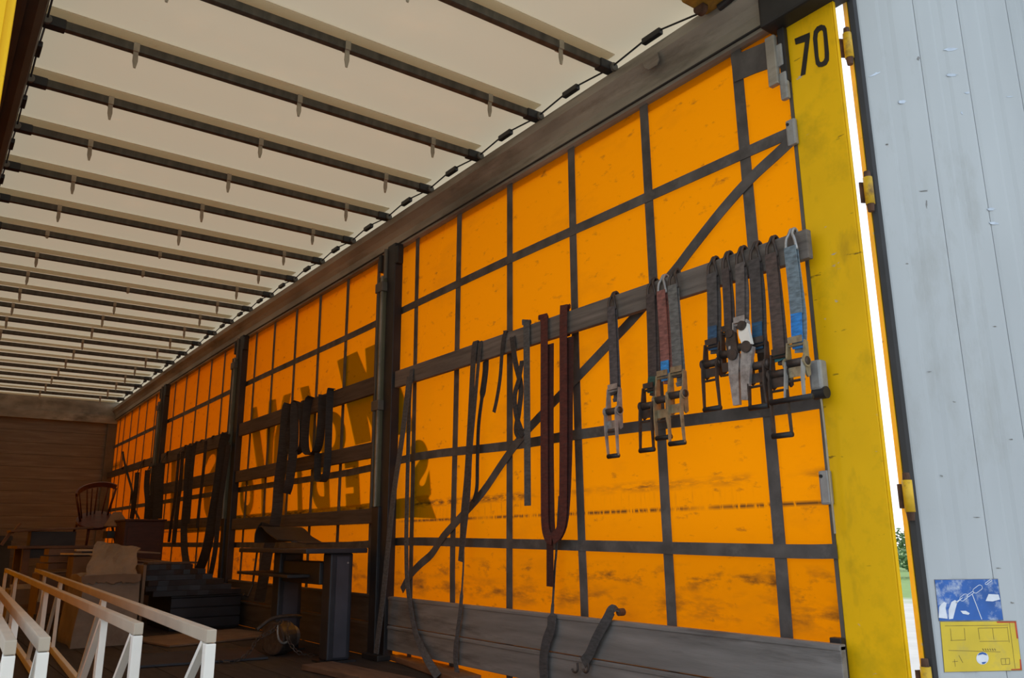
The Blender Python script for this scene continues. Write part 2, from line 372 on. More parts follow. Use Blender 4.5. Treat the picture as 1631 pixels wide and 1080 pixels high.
# roof rails (bent profile extruded along the trailer)
def rail(name, prof, material, label):
    ys = [1.122+(YF-1.122)*i/26 for i in range(27)]; b = MB(); n = len(prof); vs = []; fs = []
    for y in ys:
        for x, z in prof: vs.append((x, y, z-drop(y)))
    for i in range(26):
        for k in range(n): fs.append((i*n+k, i*n+(k+1) % n, (i+1)*n+(k+1) % n, (i+1)*n+k))
    fs += [tuple(range(n)), tuple(26*n+k for k in range(n))[::-1]]
    o = b.add(vs, fs).build(name, material, origin=(0, 0, 0)); return tag(o, label, kind='structure')
prof = [(.05, ZR), (-.012, ZR), (-.03, ZR+.006), (-.03, ZR+.022), (-.040, ZR+.03), (-.036, ZR+.085), (-.055, ZR+.125), (-.088, ZR+.165), (-.09, ZR+.205), (-.05, ZR+.21), (-.05, ZR+.25), (.05, ZR+.25)]
def seal():
    b = MB(); P = [Vector((-.034, 1.122+(YF-1.122)*i/20, ZR+.026-drop(1.122+(YF-1.122)*i/20))) for i in range(21)]
    return b.ribbon(P, .007, (0, 0, 1), .012)
t1 = rail('trim_1', prof, M_ALU, 'weathered aluminium roof rail running along the top of the right curtain')
seal().build('seal', M_BLACK, t1)
prof2 = [(XL-.1, ZR), (XL+.015, ZR), (XL+.03, ZR+.006), (XL+.03, ZR+.03), (XL+.07, ZR+.03), (XL+.1, ZR+.06), (XL+.11, ZR+.16), (XL+.12, ZR+.205), (XL+.06, ZR+.21), (XL+.05, ZR+.25), (XL-.1, ZR+.25)]
t2 = rail('trim_2', prof2, M_RAIL_UNLIT, 'roof rail along the top left edge, its unlit darkness put into the colour')
# ceiling tarp with bow pockets
b = MB(); vs = []; fs = []; NY = 120
for i in range(NY+1):
    y = .5+(YF-.5)*i/NY
    sag = .012*math.sin(6.28318*((y-2.01)/.597))**2
    for j, x in enumerate((XL-.1, -1.9, -1.28, -.6, .03)): vs.append((x, y, ZB+.085-drop(y)+sag*(1 if 0 < j < 4 else 0)))
for i in range(NY):
    for j in range(4): a = i*5+j; fs.append((a, a+1, a+6, a+5))
ce = tag(b.add(vs, fs).build('ceiling', ROOF, smooth=True, origin=(0, 0, 0)), 'off-white translucent sliding roof tarpaulin', kind='structure')
BOWY = [2.01+.597*k for k in range(-1, 21)]
M_POCK = tarp('pocket_pvc', (.2, .18, .14), (.62, .58, .5), 'roof')
for y in BOWY:
    if y > YF-.1: continue
    z = ZB+.07-drop(y)
    MB().ribbon([(XL+.08, y+.01, z), (-.09, y+.01, z)], .11, (0, 1, 0), .006).build('bow_pocket', M_POCK, ce)

# ================================================================== ROOF BOWS
def make_bow(y):
    z = ZB-drop(y); t = thing('roof_bow', (0, y, z), '', 'roof bow', 'roof bows under the sliding roof')
    MB().box(XL+.18, -.12, y-.019, y+.019, z-.004, z+.04).build('tube', M_BOW, t, bevel=.008)
    for xs, sg in ((XL+.12, 1), (-.075, -1)):
        e = MB().box(min(xs, xs+sg*.09), max(xs, xs+sg*.09), y-.026, y+.026, z-.008, z+.04).build('end_carriage', M_BLACK, t, bevel=.006)
        MB().disc((xs+sg*.01, y-.03, z+.01), (0, 1, 0), .022, .016, 14).build('roller', M_ALUD, e)
        x2 = xs+sg*.012
        MB().tube([(x2, y+.02, z+.015), (x2, y+.06, z+.02), (x2, y+.25, z+.04)], .005, 6).build('fold_link', M_BLACK, t)
        MB().tube([(x2, y-.02, z+.015), (x2, y-.06, z+.02), (x2, y-.25, z+.04)], .005, 6).build('fold_link', M_BLACK, t)
        MB().box(x2-.014, x2+.014, y+.24, y+.357, z+.018, z+.048).build('link_bracket', M_BLACK, t, bevel=.005)
    return t
CLX = (-2.05, -1.235, -.41)
def make_clip(t, x, y, z, ln, lean):
    c = MB().box(x-.014, x+.014, y-.021, y+.021, z-.004, z+.042).build('strap_clip', M_CLIP, t, bevel=.003)
    MB().prism([(-.011, 0), (.011, 0), (.012, -ln*.6), (.005, -ln), (-.005, -ln), (-.012, -ln*.6)], (x, y-.012, z), (1, 0, 0), (lean*.4, lean, 1), (0, .006, 0)).build('hook_tongue', M_CLIP, c)
ordw = ['first', 'second', 'third', 'fourth', 'fifth', 'sixth', 'seventh', 'eighth', 'ninth', 'tenth', 'eleventh', 'twelfth', 'thirteenth', 'fourteenth', 'fifteenth', 'sixteenth', 'seventeenth', 'eighteenth', 'nineteenth', 'twentieth']
nbow = 0
for k in range(20):
    y = 2.01+.597*k
    if y > YF-.15: continue
    t = make_bow(y); z = ZB-drop(y)
    t['label'] = 'dark roof bow with hanging clips, ' + ordw[nbow] + ' bow counted from the rear opening'
    nbow += 1
    for j, cx in enumerate(CLX):
        ln = .085 if (k, j) not in ((7, 0), (8, 1), (7, 1), (9, 1)) else .02
        make_clip(t, cx, y, z, ln, random.uniform(-.25, .1))
# rear roof carriage (yellow brown mechanism at the rear of the roof)
rc = thing('roof_carriage', W(1130, 12, -.12), 'rusty yellow roof carriage hanging from the rail near the rear corner', 'carriage')
q = W(1128, 14, -.11)
MB().box(q.x-.14, q.x+.02, q.y-.16, q.y+.03, q.z-.01, q.z+.05).build('bracket', mat('dull_ochre', (.28, .15, .02), .6, var=.4, scale=14, dirt=(.06, .04, .02), dirt_amt=.7, dscale=8), rc, bevel=.01)
MB().box(q.x-.18, q.x-.1, q.y-.1, q.y+.045, q.z+.035, q.z+.1).build('arm', M_CLIP, rc, bevel=.01)
MB().disc((q.x-.05, q.y+.0, q.z-.02), (1, 0, 0), .028, .03).build('roller', M_RUST, rc)
MB().tube([(q.x+.01, q.y-.05, q.z-.02), (q.x+.01, q.y-.2, q.z+.0)], .016, 10).build('axle', M_BLACK, rc)

q0 = Vector((-.087, 2.01, ZB+.04))
MB().box(-.101, -.073, 2.01-.357, 2.01-.24, ZB+.018, ZB+.048).build('link_bracket', M_BLACK, rc, bevel=.005)
MB().tube([q0+Vector((0, -.35, 0)), q+Vector((0, .02, .0))], .005, 6).build('cable', M_BLACK, rc)
MB().prism([(-.05, 0), (.05, 0), (.045, -.03), (.025, -.045), (-.025, -.045), (-.045, -.03)], W(1036, 92, -.095), (0, 1, 0), (-.4, 0, 1), (-.006, 0, 0)).build('rail_tab', M_ALU, t1)
# ================================================================== PILLARS
M_PROF = mat('greenish_profile', (.12, .115, .075), .5, .4, var=.3, scale=4, stretch=(1, 1, .4), dirt=(.05, .045, .03), dirt_amt=.6)
plabels = ('tall sliding side pillar with greenish profile, nearest the rear', 'sliding side pillar in the middle of the right curtain', 'sliding side pillar farthest from the rear, beside the front bay')
for i, y in enumerate(PIL):
    zt = ZR-drop(y)
    p = thing('side_pillar', (-.07, y, 0), plabels[i], 'pillar', 'sliding pillars along the right curtain')
    MB().box(-.10, -.035, y-.075, y+.04, .0, zt).build('post', M_DARK, p, bevel=.006)
    MB().box(-.125, -.07, y+.045, y+.125, .95, zt-.22).build('profile', M_PROF, p, bevel=.005)
    MB().box(-.135, -.125, y+.05, y+.062, .95, zt-.22).build('flange', M_ALU, p)
    MB().box(-.135, -.125, y+.1, y+.112, .95, zt-.22).build('flange', M_ALUD, p)
    MB().box(-.12, -.07, y+.02, y+.115, .0, .95).build('lower_sleeve', M_DARK, p, bevel=.006)
    for zc in (zt-.30, 1.63):
        MB().box(-.142, -.06, y+.03, y+.135, zc-.035, zc+.035).build('clamp', M_ALUD, p, bevel=.006)
    MB().box(-.115, -.05, y+.11, y+.15, zt-.17, zt-.04).build('lock_lever', M_BLACK, p, bevel=.008)
    MB().box(-.1, -.05, y-.11, y-.06, zt-.16, zt-.03).build('lock_lever', M_BLACK, p, bevel=.008)
    MB().tube([(-.105, y+.05, zt-.02), (-.105, y+.05, zt-.24)], .016, 10).build('guide_rod', M_ALUD, p)
    MB().box(-.15, -.02, y-.09, y+.13, 0, .035).build('foot', M_BLACK, p, bevel=.006)

# ================================================================== SIDE LATHS AND BOARDS
def lath(y0, y1, z0, z1, label, m_=M_WOOD, x0=-.078, x1=-.048, tilt=0.):
    b = MB().obox(((x0+x1)/2, (y0+y1)/2, (z0+z1)/2), ((x1-x0)/2, 0, 0), (0, (y1-y0)/2, tilt), (0, 0, (z1-z0)/2))
    return tag(b.build('side_lath', m_, bevel=.004), label, 'plank', 'wooden laths slotted between the pillars')
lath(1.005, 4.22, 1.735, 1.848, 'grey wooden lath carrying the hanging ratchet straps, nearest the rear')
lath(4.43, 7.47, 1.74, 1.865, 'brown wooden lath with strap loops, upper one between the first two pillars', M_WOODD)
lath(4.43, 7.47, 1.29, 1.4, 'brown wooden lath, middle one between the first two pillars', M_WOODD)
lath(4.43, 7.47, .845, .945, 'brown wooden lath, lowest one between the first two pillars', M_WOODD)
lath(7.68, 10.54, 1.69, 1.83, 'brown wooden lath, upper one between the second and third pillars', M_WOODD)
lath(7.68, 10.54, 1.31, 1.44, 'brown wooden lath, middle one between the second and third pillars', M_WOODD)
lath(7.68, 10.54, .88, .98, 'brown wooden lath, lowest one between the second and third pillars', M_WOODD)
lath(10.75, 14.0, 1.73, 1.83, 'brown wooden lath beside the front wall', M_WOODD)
sb = [(1.03, 4.24, 'rear bay'), (4.43, 7.47, 'second bay'), (7.68, 10.54, 'third bay'), (10.75, 14.0, 'front bay')]
for y0, y1, nm in sb:
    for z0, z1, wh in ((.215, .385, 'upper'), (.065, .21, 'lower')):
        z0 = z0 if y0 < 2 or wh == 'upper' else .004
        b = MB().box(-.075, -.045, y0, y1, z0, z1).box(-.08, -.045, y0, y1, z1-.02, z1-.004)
        tag(b.build('side_board', M_BASE if y0 < 2 else M_BASE_DIM, bevel=.003), '%s drop side board, %s board of the %s' % ('grey' if y0 < 2 else 'shade-darkened', wh, nm), 'board', 'drop side boards along the floor')

# ================================================================== REAR CORNER POST (right)
YP0, YP1 = .848, 1.055
rp_ = thing('rear_post', (0, .95, -1.0), 'yellow painted rear corner post with the number 70', 'post')
zt = 2.805
b = MB().box(-.004, .010, YP0, YP1, -1.0, zt)
b.build('inner_face', M_YEL, rp_, bevel=.004)
MB().box(-.004, .012, YP0-.006, YP0, -1.0, zt).build('rear_face', M_YEL, rp_, bevel=.003)
MB().box(-.006, .03, YP1, YP1+.014, -1.0, zt-.1).build('edge_strip', M_ALUD, rp_)
MB().box(-.088, .05, YP0-.05, YP1+.065, 2.752, 3.04).build('top_cap', M_BLACK, rp_, bevel=.01)
MB().box(-.03, .0, YP1+.0, YP1+.045, -.2, .40).build('board_stop', M_DARK, rp_, bevel=.004)
# number 70: black polygons on the inner face, reading towards the rear
def num_poly(poly):      # pixel outline -> (y, z) on the face
    return [(W(u, v, -.004).y, W(u, v, -.004).z) for u, v in poly]
z7 = lambda X, Y: (1100+X/3.0, Y/3.0)
seven = [z7(*a) for a in [(498, 186), (570, 156), (571, 176), (549, 356), (527, 363), (548, 200), (503, 214)]]
MB().prism(num_poly(seven), (-.0065, 0, 0), (0, 1, 0), (0, 0, 1), (.002, 0, 0)).build('digit', M_NUM, rp_)
out = [(586, 185), (590, 150), (605, 128), (625, 119), (642, 122), (650, 136), (655, 180), (662, 255), (662, 288), (650, 310), (630, 320), (612, 321), (600, 308), (595, 275)]
inn = [(606, 180), (609, 160), (617, 148), (628, 144), (635, 152), (637, 180), (643, 255), (643, 278), (636, 292), (626, 298), (618, 294), (614, 275)]
inn = [(606, 185), (609, 160), (615, 151), (622, 146), (629, 145), (634, 152), (637, 180), (642, 255), (642, 278), (637, 290), (630, 296), (622, 298), (617, 292), (612, 270)]
po = num_poly([z7(*a) for a in out]); pi = num_poly([z7(*a) for a in inn]); n = len(po)
vs = [(-.0065, y, z) for y, z in po]+[(-.0065, y, z) for y, z in pi]+[(-.0045, y, z) for y, z in po]+[(-.0045, y, z) for y, z in pi]
fs = []
for i in range(n):
    j = (i+1) % n
    fs += [(i, j, n+j, n+i), (2*n+i, 3*n+i, 3*n+j, 2*n+j), (i, 2*n+i, 2*n+j, j), (n+i, n+j, 3*n+j, 3*n+i)]
MB().add(vs, fs).build('digit', M_NUM, rp_)
# grey lath pockets on the post edge
for (u, v, hh) in ((1263, 210, .11), (1325, 776, .12)):
    q = W(u, v, -.02)
    k = MB().box(-.028, -.006, YP1-.012, YP1+.03, q.z-hh/2, q.z+hh/2).build('lath_pocket', M_ZINC, rp_, bevel=.008)
    MB().disc((-.03, YP1+.018, q.z+hh/2-.02), (1, 0, 0), .006, .006, 10).build('rivet', M_BLACK, k)
q = W(1245, 75, -.03)
MB().box(-.035, -.012, YP1+.008, YP1+.045, 2.58, 2.68).build('hinge_plate', M_ZINC, rp_, bevel=.008)
MB().box(-.035, -.012, YP1+.0, YP1+.035, 2.43, 2.55).build('hinge_plate', M_ZINC, rp_, bevel=.008)
q1 = W(1228, 60, -.03); q2 = W(1233, 138, -.03)
MB().box(-.045, -.02, q1.y-.022, q1.y+.022, q2.z, q1.z).build('hanging_block', M_ALU, rp_, bevel=.004)
MB().box(-.03, -.005, q1.y-.06, q1.y-.028, q2.z+.0, q1.z+.02).build('hanging_block', M_BLACK, rp_, bevel=.004)
# left rear post
lp = thing('rear_post', (-2.65, .95, -1.0), 'bright yellow rear corner post at the top left edge', 'post')
MB().box(-2.74, -2.611, .86, 1.03, -1.0, 2.86).build('face', M_YEL, lp, bevel=.006)
MB().box(-2.637, -2.625, .848, .86, -1.0, 2.86).build('edge_strip', M_YEL, lp, bevel=.003)

# ================================================================== REAR DOOR (opened outwards)
E0 = W(1421, 540, .07); ED = Vector((.866, -.5, 0)); EN = Vector((-.5, -.866, 0)); UZ = Vector((0, 0, 1))
def on_door(u, v, lift=0.):
    d = FX + RX*((u-815.5)/FPX) - UX*((v-540)/FPX); o = Vector((E0.x, E0.y, 0))+EN*lift
    t = (o-CAM).dot(EN)/d.dot(EN); p = CAM+d*t; q = p-o; return q.dot(ED), p.z
M_DOOR = mat('grey_blue_door', (.40, .43, .445), .55, .0, var=.1, scale=2.2, stretch=(1, 1, .35), dirt=(.31, .32, .31), dirt_amt=.7, dscale=3.2, spec=.3)
door = thing('rear_door', (E0.x, E0.y, -.9), 'large pale grey ribbed rear door swung open at the right edge', 'door')
seam = [.012]+[on_door(u, 0)[0] for u in (1453, 1523, 1601)]
while seam[-1] < 1.22: seam.append(seam[-1]+.115)
Z0, Z1 = -.9, 3.0
for i in range(len(seam)-1):
    a, c = seam[i]+.0012, seam[i+1]-.0012; o = Vector((E0.x, E0.y, 0)); wv = c-a
    pl = [(a, -.02), (c, -.02), (c, 0), (c-.012, .0025), (a+wv*.62, .003), (a+wv*.55, 0.0), (a+wv*.4, 0.0), (a+wv*.33, .003), (a+.012, .0025), (a, 0)]
    MB().prism(pl, o+UZ*Z0, ED, EN, UZ*(Z1-Z0)).build('panel', M_DOOR, door)
o = Vector((E0.x, E0.y, 0))
MB().prism([(-.018, -.03), (.012, -.03), (.012, .012), (-.004, .014), (-.018, .004)], o+UZ*Z0, ED, EN, UZ*(Z1-Z0)).build('rubber_gasket', M_BLACK, door, smooth=False)
MB().prism([(-.0205, -.03), (-.018, -.03), (-.018, -.004), (-.0205, -.004)], o+UZ*Z0, ED, EN, UZ*(Z1-Z0)).build('edge_frame', M_YEL, door)
# dents and bright scrapes
M_SCR = mat('bare_scrape', (.42, .48, .55), .35, .3, var=.2, scale=30)
def smear(lst, name, m_):
    for u, v, du, dv, k_ in lst:
        pl = []
        for k in range(14):
            a = 6.2832*k/14; r = random.uniform(.45, 1.0); pl.append(on_door(u+du*math.cos(a)*r, v+dv*math.sin(a)*r+k_*math.cos(a)*r, .0035))
        MB().prism(pl, o+EN*.0033, ED, UZ, EN*.0006).build(name, m_, door)
smear(((1514, 79, 17, 3, -1), (1516, 119, 13, 3, 0), (1541, 148, 6, 3, 0), (1392, 119, 11, 2.5, -5), (1437, 162, 10, 3, -1), (1582, 355, 10, 3, 1), (1577, 333, 9, 2.5, 0), (1608, 154, 7, 1, 0), (1532, 180, 2, 3, 1)), 'scrape', M_SCR)
smear(((1472, 304, 9, 1.5, -1), (1476, 325, 1.5, 8, 0), (1463, 93, 3, 4, 0), (1413, 230, 3, 1.5, 0), (1556, 824, 6, .8, 0), (1500, 758, 3, 1.2, 1), (1590, 905, 5, 1, 0), (1612, 960, 4, 1.5, 1), (1480, 592, 5, .8, 0), (1585, 520, 4, 1, 0), (1520, 640, 4, .8, 1), (1445, 420, 3, 1, 0), (1610, 700, 4, 1.2, 0), (1420, 560, 2, 2, 0)), 'scuff_mark', M_STEEL)
# placards
def on_poly(px, l0, th, name, m_, par):
    return MB().prism([on_door(u, v, l0) for u, v in px], o+EN*l0, ED, UZ, EN*th).build(name, m_, par)
M_BLUE = mat('worn_blue_print', (.02, .1, .36), .5, var=.2, scale=12, dirt=(.5, .56, .62), dirt_amt=.85, dscale=14)
M_PY = mat('yellow_placard', (.6, .44, .03), .5, var=.1, scale=8, dirt=(.42, .33, .08), dirt_amt=.6, dscale=12)
M_RED = mat('red_border', (.45, .05, .02), .6, var=.3, scale=20)
M_WP = mat('white_print', (.62, .66, .72), .6, var=.1, scale=30)
z6 = lambda X, Y: (1480+X/6.35, 910+Y/6.35)
pb = tag(on_poly([z6(*a) for a in ((55, 88), (690, 80), (745, 490), (100, 500))], .0035, .0015, 'blue_placard', M_BLUE, door), 'worn blue placard with a white chain and hands')
on_poly([z6(*a) for a in ((50, 83), (695, 75), (750, 495), (95, 505))], .003, .0006, 'placard_edge', M_STEEL, pb)
L1 = .0052
def link(cx, cy, ang, ln, wd, tk):
    b = MB(); ca, sa = math.cos(ang), math.sin(ang); P = []
    for k in range(20):
        a = 6.2832*k/20; ex, ey = math.cos(a), math.sin(a)
        x = (ln-wd)*(1 if ex > 0 else -1)+wd*ex; y = wd*ey
        xx, yy = on_door(*z6(cx+x*ca-y*sa, cy+x*sa+y*ca), L1); P.append(o+EN*L1+ED*xx+UZ*yy)
    b.tube(P, tk, 6, closed=True); return b
for cx, cy, ln, wd in ((490, 180, 52, 26), (600, 108, 40, 10), (415, 232, 42, 10), (350, 265, 45, 24)):
    link(cx, cy, -.62, ln, wd, .0009).build('chain_link', M_WP, pb)
for P in ([(95, 470), (100, 360), (125, 330), (150, 310), (175, 320), (165, 370), (185, 480)], [(200, 485), (195, 390), (225, 310), (260, 290), (285, 310), (265, 380), (240, 480)],
          [(270, 330), (320, 285), (345, 260), (320, 275), (265, 310)], [(570, 300), (600, 230), (700, 235), (715, 285), (640, 305)], [(315, 400), (370, 400), (410, 425), (395, 440), (340, 430)]):
    on_poly([z6(*a) for a in P], L1, .0006, 'white_shape', M_WP, pb)
on_poly([z6(*a) for a in ((430, 230), (436, 228), (535, 485), (528, 487))], L1, .0005, 'white_line', M_WP, pb)
py_ = tag(on_poly([z6(*a) for a in ((110, 512), (875, 505), (935, 1000), (155, 1018))], .0035, .0015, 'yellow_placard', M_PY, door), 'faded yellow placard with red border and a round blue emblem')
on_poly([z6(*a) for a in ((105, 507), (880, 500), (941, 1005), (150, 1024))], .003, .0006, 'placard_edge', M_STEEL, py_)
for P in ([(862, 507), (876, 506), (900, 680), (886, 680)], [(915, 890), (926, 890), (936, 998), (922, 998)], [(680, 508), (870, 506), (868, 520), (690, 522)], [(830, 990), (925, 985), (926, 998), (830, 1000)]):
    on_poly([z6(*a) for a in P], L1, .0005, 'red_edge', M_RED, py_)
M_FAINT = mat('faded_print', (.16, .12, .03), .6, var=.3, scale=40)
def pline(a, b_, wd, m_=M_FAINT, par=py_):
    a = on_door(*z6(*a), L1); b_ = on_door(*z6(*b_), L1)
    A = o+EN*L1+ED*a[0]+UZ*a[1]; B = o+EN*L1+ED*b_[0]+UZ*b_[1]
    return MB().bar(A, B, wd, .0006, ED if abs(B.z-A.z) > abs((B-A).dot(ED)) else UZ).build('print_line', m_, par)
for a, b_ in (((160, 552), (800, 545)), ((495, 575), (510, 690)), ((640, 575), (655, 690)), ((790, 560), (810, 720)), ((495, 575), (790, 570)), ((510, 710), (800, 705)), ((215, 580), (225, 700)), ((355, 575), (365, 700)), ((215, 700), (365, 695)), ((195, 800), (720, 815)),
              ((725, 885), (735, 945)), ((735, 945), (815, 940)), ((725, 885), (812, 880)), ((812, 880), (815, 940)), ((770, 885), (776, 942)), ((235, 915), (290, 910)), ((255, 890), (265, 965)), ((300, 850), (340, 925)), ((810, 510), (870, 985))):
    pline(a, b_, .0012)
for k in range(6): pline((540+k*24, 782), (552+k*24, 802), .003)
def disc_poly(cx, cy, r): return [z6(cx+r*math.cos(6.2832*k/24), cy+r*1.02*math.sin(6.2832*k/24)) for k in range(24)]
em = on_poly(disc_poly(538, 880, 62), L1, .0006, 'emblem', M_WP, py_)
for P in ([(490, 850), (510, 825), (540, 818), (570, 826), (588, 850), (565, 845), (540, 838), (512, 845)], [(530, 920), (580, 915), (560, 935), (540, 938)]):
    on_poly([z6(*a) for a in P], L1+.0008, .0004, 'emblem_arc', M_BLUE, py_)
for k in range(5): pline((505+k*15, 855+3*(k % 2)), (510+k*15, 895), .0022, M_BLUE)
# hinges
M_HY = mat('hinge_yellow', (.6, .36, .01), .5, var=.2, scale=20, dirt=(.12, .06, .02), dirt_amt=.8, dscale=14)
for (u, v) in ((1351, 73), (1384, 304), (1447, 790), (1477, 1090)):
    q = W(u, v, .036); h = .052
    hg = MB().tube([q-UZ*h, q+UZ*h], .0165, 14).build('hinge', M_HY, door, smooth=True)
    MB().tube([q-UZ*(h+.028), q-UZ*h], [.011, .014], 10).build('hinge_pin', M_RUST, hg)
    MB().tube([q+UZ*h, q+UZ*(h+.024)], [.013, .011], 10).build('hinge_pin', M_RUST, hg)
    MB().obox(q-EN*.018-ED*.012, ED*.012, EN*.003, UZ*(h-.012)).build('hinge_leaf', M_RUST, hg)
    MB().obox(q+ED*.014-EN*.016, ED*.012, EN*.003, UZ*(h-.005)).build('hinge_leaf', M_RUST, hg)
# cord and bracket on the post beside the straps
cb = thing('curtain_tensioner', W(1306, 600, -.05), 'small grey tensioner box with a hanging cord beside the yellow post', 'tensioner')
q = W(1306, 598, -.05)
MB().box(-.075, -.03, q.y-.02, q.y+.03, q.z-.055, q.z+.055).build('case', M_ZINC, cb, bevel=.01)
MB().disc((-.055, q.y, q.z-.065), (0, 1, 0), .022, .05).build('drum', M_BLACK, cb)
MB().tube(smoothpath([W(1306, 622, -.06), W(1313, 680, -.05), W(1321, 760, -.045), W(1330, 850, -.04)]), .004, 6).build('cord', M_CLIP, cb)

# ================================================================== RATCHET STRAPS
WEBS = {}
def web(c):
    return mat('webbing_%d_%d_%d' % tuple(int(x*1000) for x in c), c, .85, var=.3, scale=16, stretch=(1, 2, 6), dirt=(.045, .04, .038), dirt_amt=.5, dscale=12, bump=.25, bscale=160)
M_BRASS = mat('yellow_zinc', (.3, .26, .17), .45, .5, var=.25, scale=30, dirt=(.09, .06, .035), dirt_amt=.6, dscale=22)
M_DIRTY = mat('oily_steel', (.055, .045, .04), .55, .4, var=.4, scale=30, dirt=(.09, .045, .025), dirt_amt=.5, dscale=18)
M_SILV = mat('scuffed_steel', (.34, .34, .34), .45, .45, var=.3, scale=26, dirt=(.12, .11, .1), dirt_amt=.6, dscale=16)
def ratchet(hook, webend, flapend, frameend, end, label, wc, fc, metal, handle=None, yaw=0., wd=.05, grip=M_BLACK, flare=.006, x=-.094, hookm=M_DIRTY, lever=None, gripw=None):
    top = W(*hook, x+.012); we = W(*webend, x); fe = W(*flapend, x); fr = W(*frameend, x); en = W(*end, x)
    y = top.y; h2 = wd/2
    t = thing('ratchet_strap', (x, y, 1.84), label, 'ratchet strap', 'ratchet straps hooked over the lath')
    zt_ = 1.852
    ws = 1.782
    for s in (-1, 1):
        pts = smoothpath([(x, y+s*h2*.95, ws-.01), (x-.002, y+s*h2*.7, ws+.035), (x+.004, y+s*.007, zt_-.012), (x+.018, y+s*.006, zt_+.010), (x+.036, y+s*.006, zt_+.006), (x+.046, y+s*.006, zt_-.025)], 4)
        MB().tube(pts, .006, 8).build('hook_wire', hookm, t, smooth=True)
    MB().tube([(x, y-h2, ws), (x, y+h2, ws)], .006, 8).build('hook_eye', hookm, t)
    wm = web(wc)
    pts = [(x-.006, y, ws+.006), (x-.008, y, ws-.02), (x-.005, (y+we.y)/2, (ws+we.z)/2), (x-.006, we.y, we.z)]
    MB().ribbon(smoothpath(pts, 4), wd, (0, 1, 0), .004).build('webbing', wm, t)
    pts = [(x+.006, y, ws+.004), (x+.005, y-.006, (ws+we.z)/2), (x+.004, we.y-.01, we.z-.02), (x+.0, fe.y-.004, fe.z-.015)]
    MB().ribbon(smoothpath(pts, 4), wd*.94, (0, 1, 0), .004).build('back_webbing', wm, t)
    if flapend != webend:
        MB().ribbon([(x-.008, we.y, we.z+.004), (x-.010, (we.y+fe.y)/2, (we.z+fe.z)/2), (x-.007, fe.y, fe.z)], wd*.92, (0, 1, 0), .003).build('end_flap', web(fc), t)
    # ratchet: frame, spool, gears, handle
    cy = fr.y*.5+fe.y*.5; zc = (fe.z+fr.z)/2
    ca, sa = math.cos(yaw), math.sin(yaw)
    def L(a, bx, z):      # a across the strap, bx out of the wall
        return Vector((x-.012-(bx*ca+a*sa), cy+a*ca-bx*sa+(z-zc)*0, z))
    hw = wd/2+.008; ax = L(1, 0, 0)-L(0, 0, 0); ox = L(0, 1, 0)-L(0, 0, 0)
    zf0, zf1 = fe.z+.02, fr.z
    for s in (-1, 1):
        pl = [(-.010, zf0), (.008, zf0+.006), (.018, zc+.022), (.02, zc-.014), (.012, zf1+.004), (.004, zf1-.004), (-.010, zf1+.006)]
        MB().prism([(a, b-zc) for a, b in pl], L(s*hw, 0, zc), ox, UZ, ax*.007*s).build('side_plate', metal, t)
        MB().disc(L(s*(hw+.008), .012, zc), ax, .022, .009, 18).build('gear', metal, t)
    MB().tube([L(-hw-.014, .012, zc), L(hw+.014, .012, zc)], .016, 12).build('spool', M_DIRTY, t, smooth=True)
    MB().tube([L(-hw, 0, zf0-.006), L(hw, 0, zf0-.006)], .006, 8).build('anchor_pin', metal, t)
    MB().obox(L(0, .010, zf0+.012), ax*hw*.9, ox*.002, UZ*.012).build('spring_plate', metal, t)
    MB().tube([L(-hw, .02, zf1-.012), L(hw, .02, zf1-.012)], .005, 8).build('anchor_pin', M_DIRTY, t)
    MB().obox(L(0, .016, zf1+.02), ax*hw*.95, ox*.002, UZ*.018).build('pawl', metal, t)
    if handle != 'none':
        ezc = en.z
        sh = en.y-cy
        for s in (-1, 1):
            a0 = L(s*(hw+.003), .022, zc+.004); a1 = L(s*(hw+.002), .03, zf1-.01); a2 = L(s*(hw+flare), .03, ezc)
            a2.y += sh*.7; a1.y += sh*.25
            MB().ribbon([a0, a1, a2], [.02, .016, .010], ox, .007).build('handle_arm', handle or metal, t)
        g0 = L(-hw-flare-.003, .03, ezc); g1 = L(hw+flare+.003, .03, ezc); g0.y += sh*.7; g1.y += sh*.7
        if gripw: g0 = g0-ax*gripw[0]; g1 = g1+ax*gripw[1]
        MB().tube([g0, g1], .0105, 10).build('grip', grip, t, smooth=True)
    if lever:
        for (ua, ub, lm, wa, wb2) in lever:
            a = W(*ua, x-.03); b = W(*ub, x-.036)
            MB().ribbon([a, a*.6+b*.4+Vector((-.006, 0, 0)), b], [wa, (wa+wb2)*.55, wb2], (0, 1, 0), .016).build('lever', lm, t)
            MB().disc(a+Vector((-.012, 0, 0)), (1, 0, 0), wa*.42, .012, 14).build('pivot', M_DIRTY, t)
    return t
za = lambda X, Y: (1090+X/2.842, 340+Y/2.842)
zb_ = lambda X, Y: (940+X/3.375, 420+Y/3.375)
GREYW, BRW, BLU = (.075, .068, .066), (.066, .05, .046), (.03, .12, .33)
ratchet(za(130, 182), za(132, 515), za(135, 620), za(150, 745), za(160, 888), 'dark grey ratchet strap with dull blue flap, leftmost of six near the post', GREYW, (.035, .085, .16), M_DIRTY, x=-.094)
ratchet(za(192, 158), za(203, 528), za(206, 560), za(225, 720), za(240, 868), 'thin brown ratchet strap with scuffed silver handle, second of six near post', BRW, BRW, M_DIRTY, handle='none', wd=.036, x=-.098, lever=[(za(215, 545), za(225, 640), M_DIRTY, .04, .05), (za(228, 640), za(240, 868), M_SILV, .055, .028)])
ratchet(za(256, 132), za(258, 495), za(262, 520), za(285, 700), za(282, 845), 'grey ratchet strap with white release lever, third of six near post', (.11, .092, .085), BRW, M_SILV, handle='none', wd=.042, x=-.1, lever=[(za(270, 510), za(290, 600), M_WHITE, .045, .04), (za(290, 605), za(278, 845), M_SILV, .055, .03)])
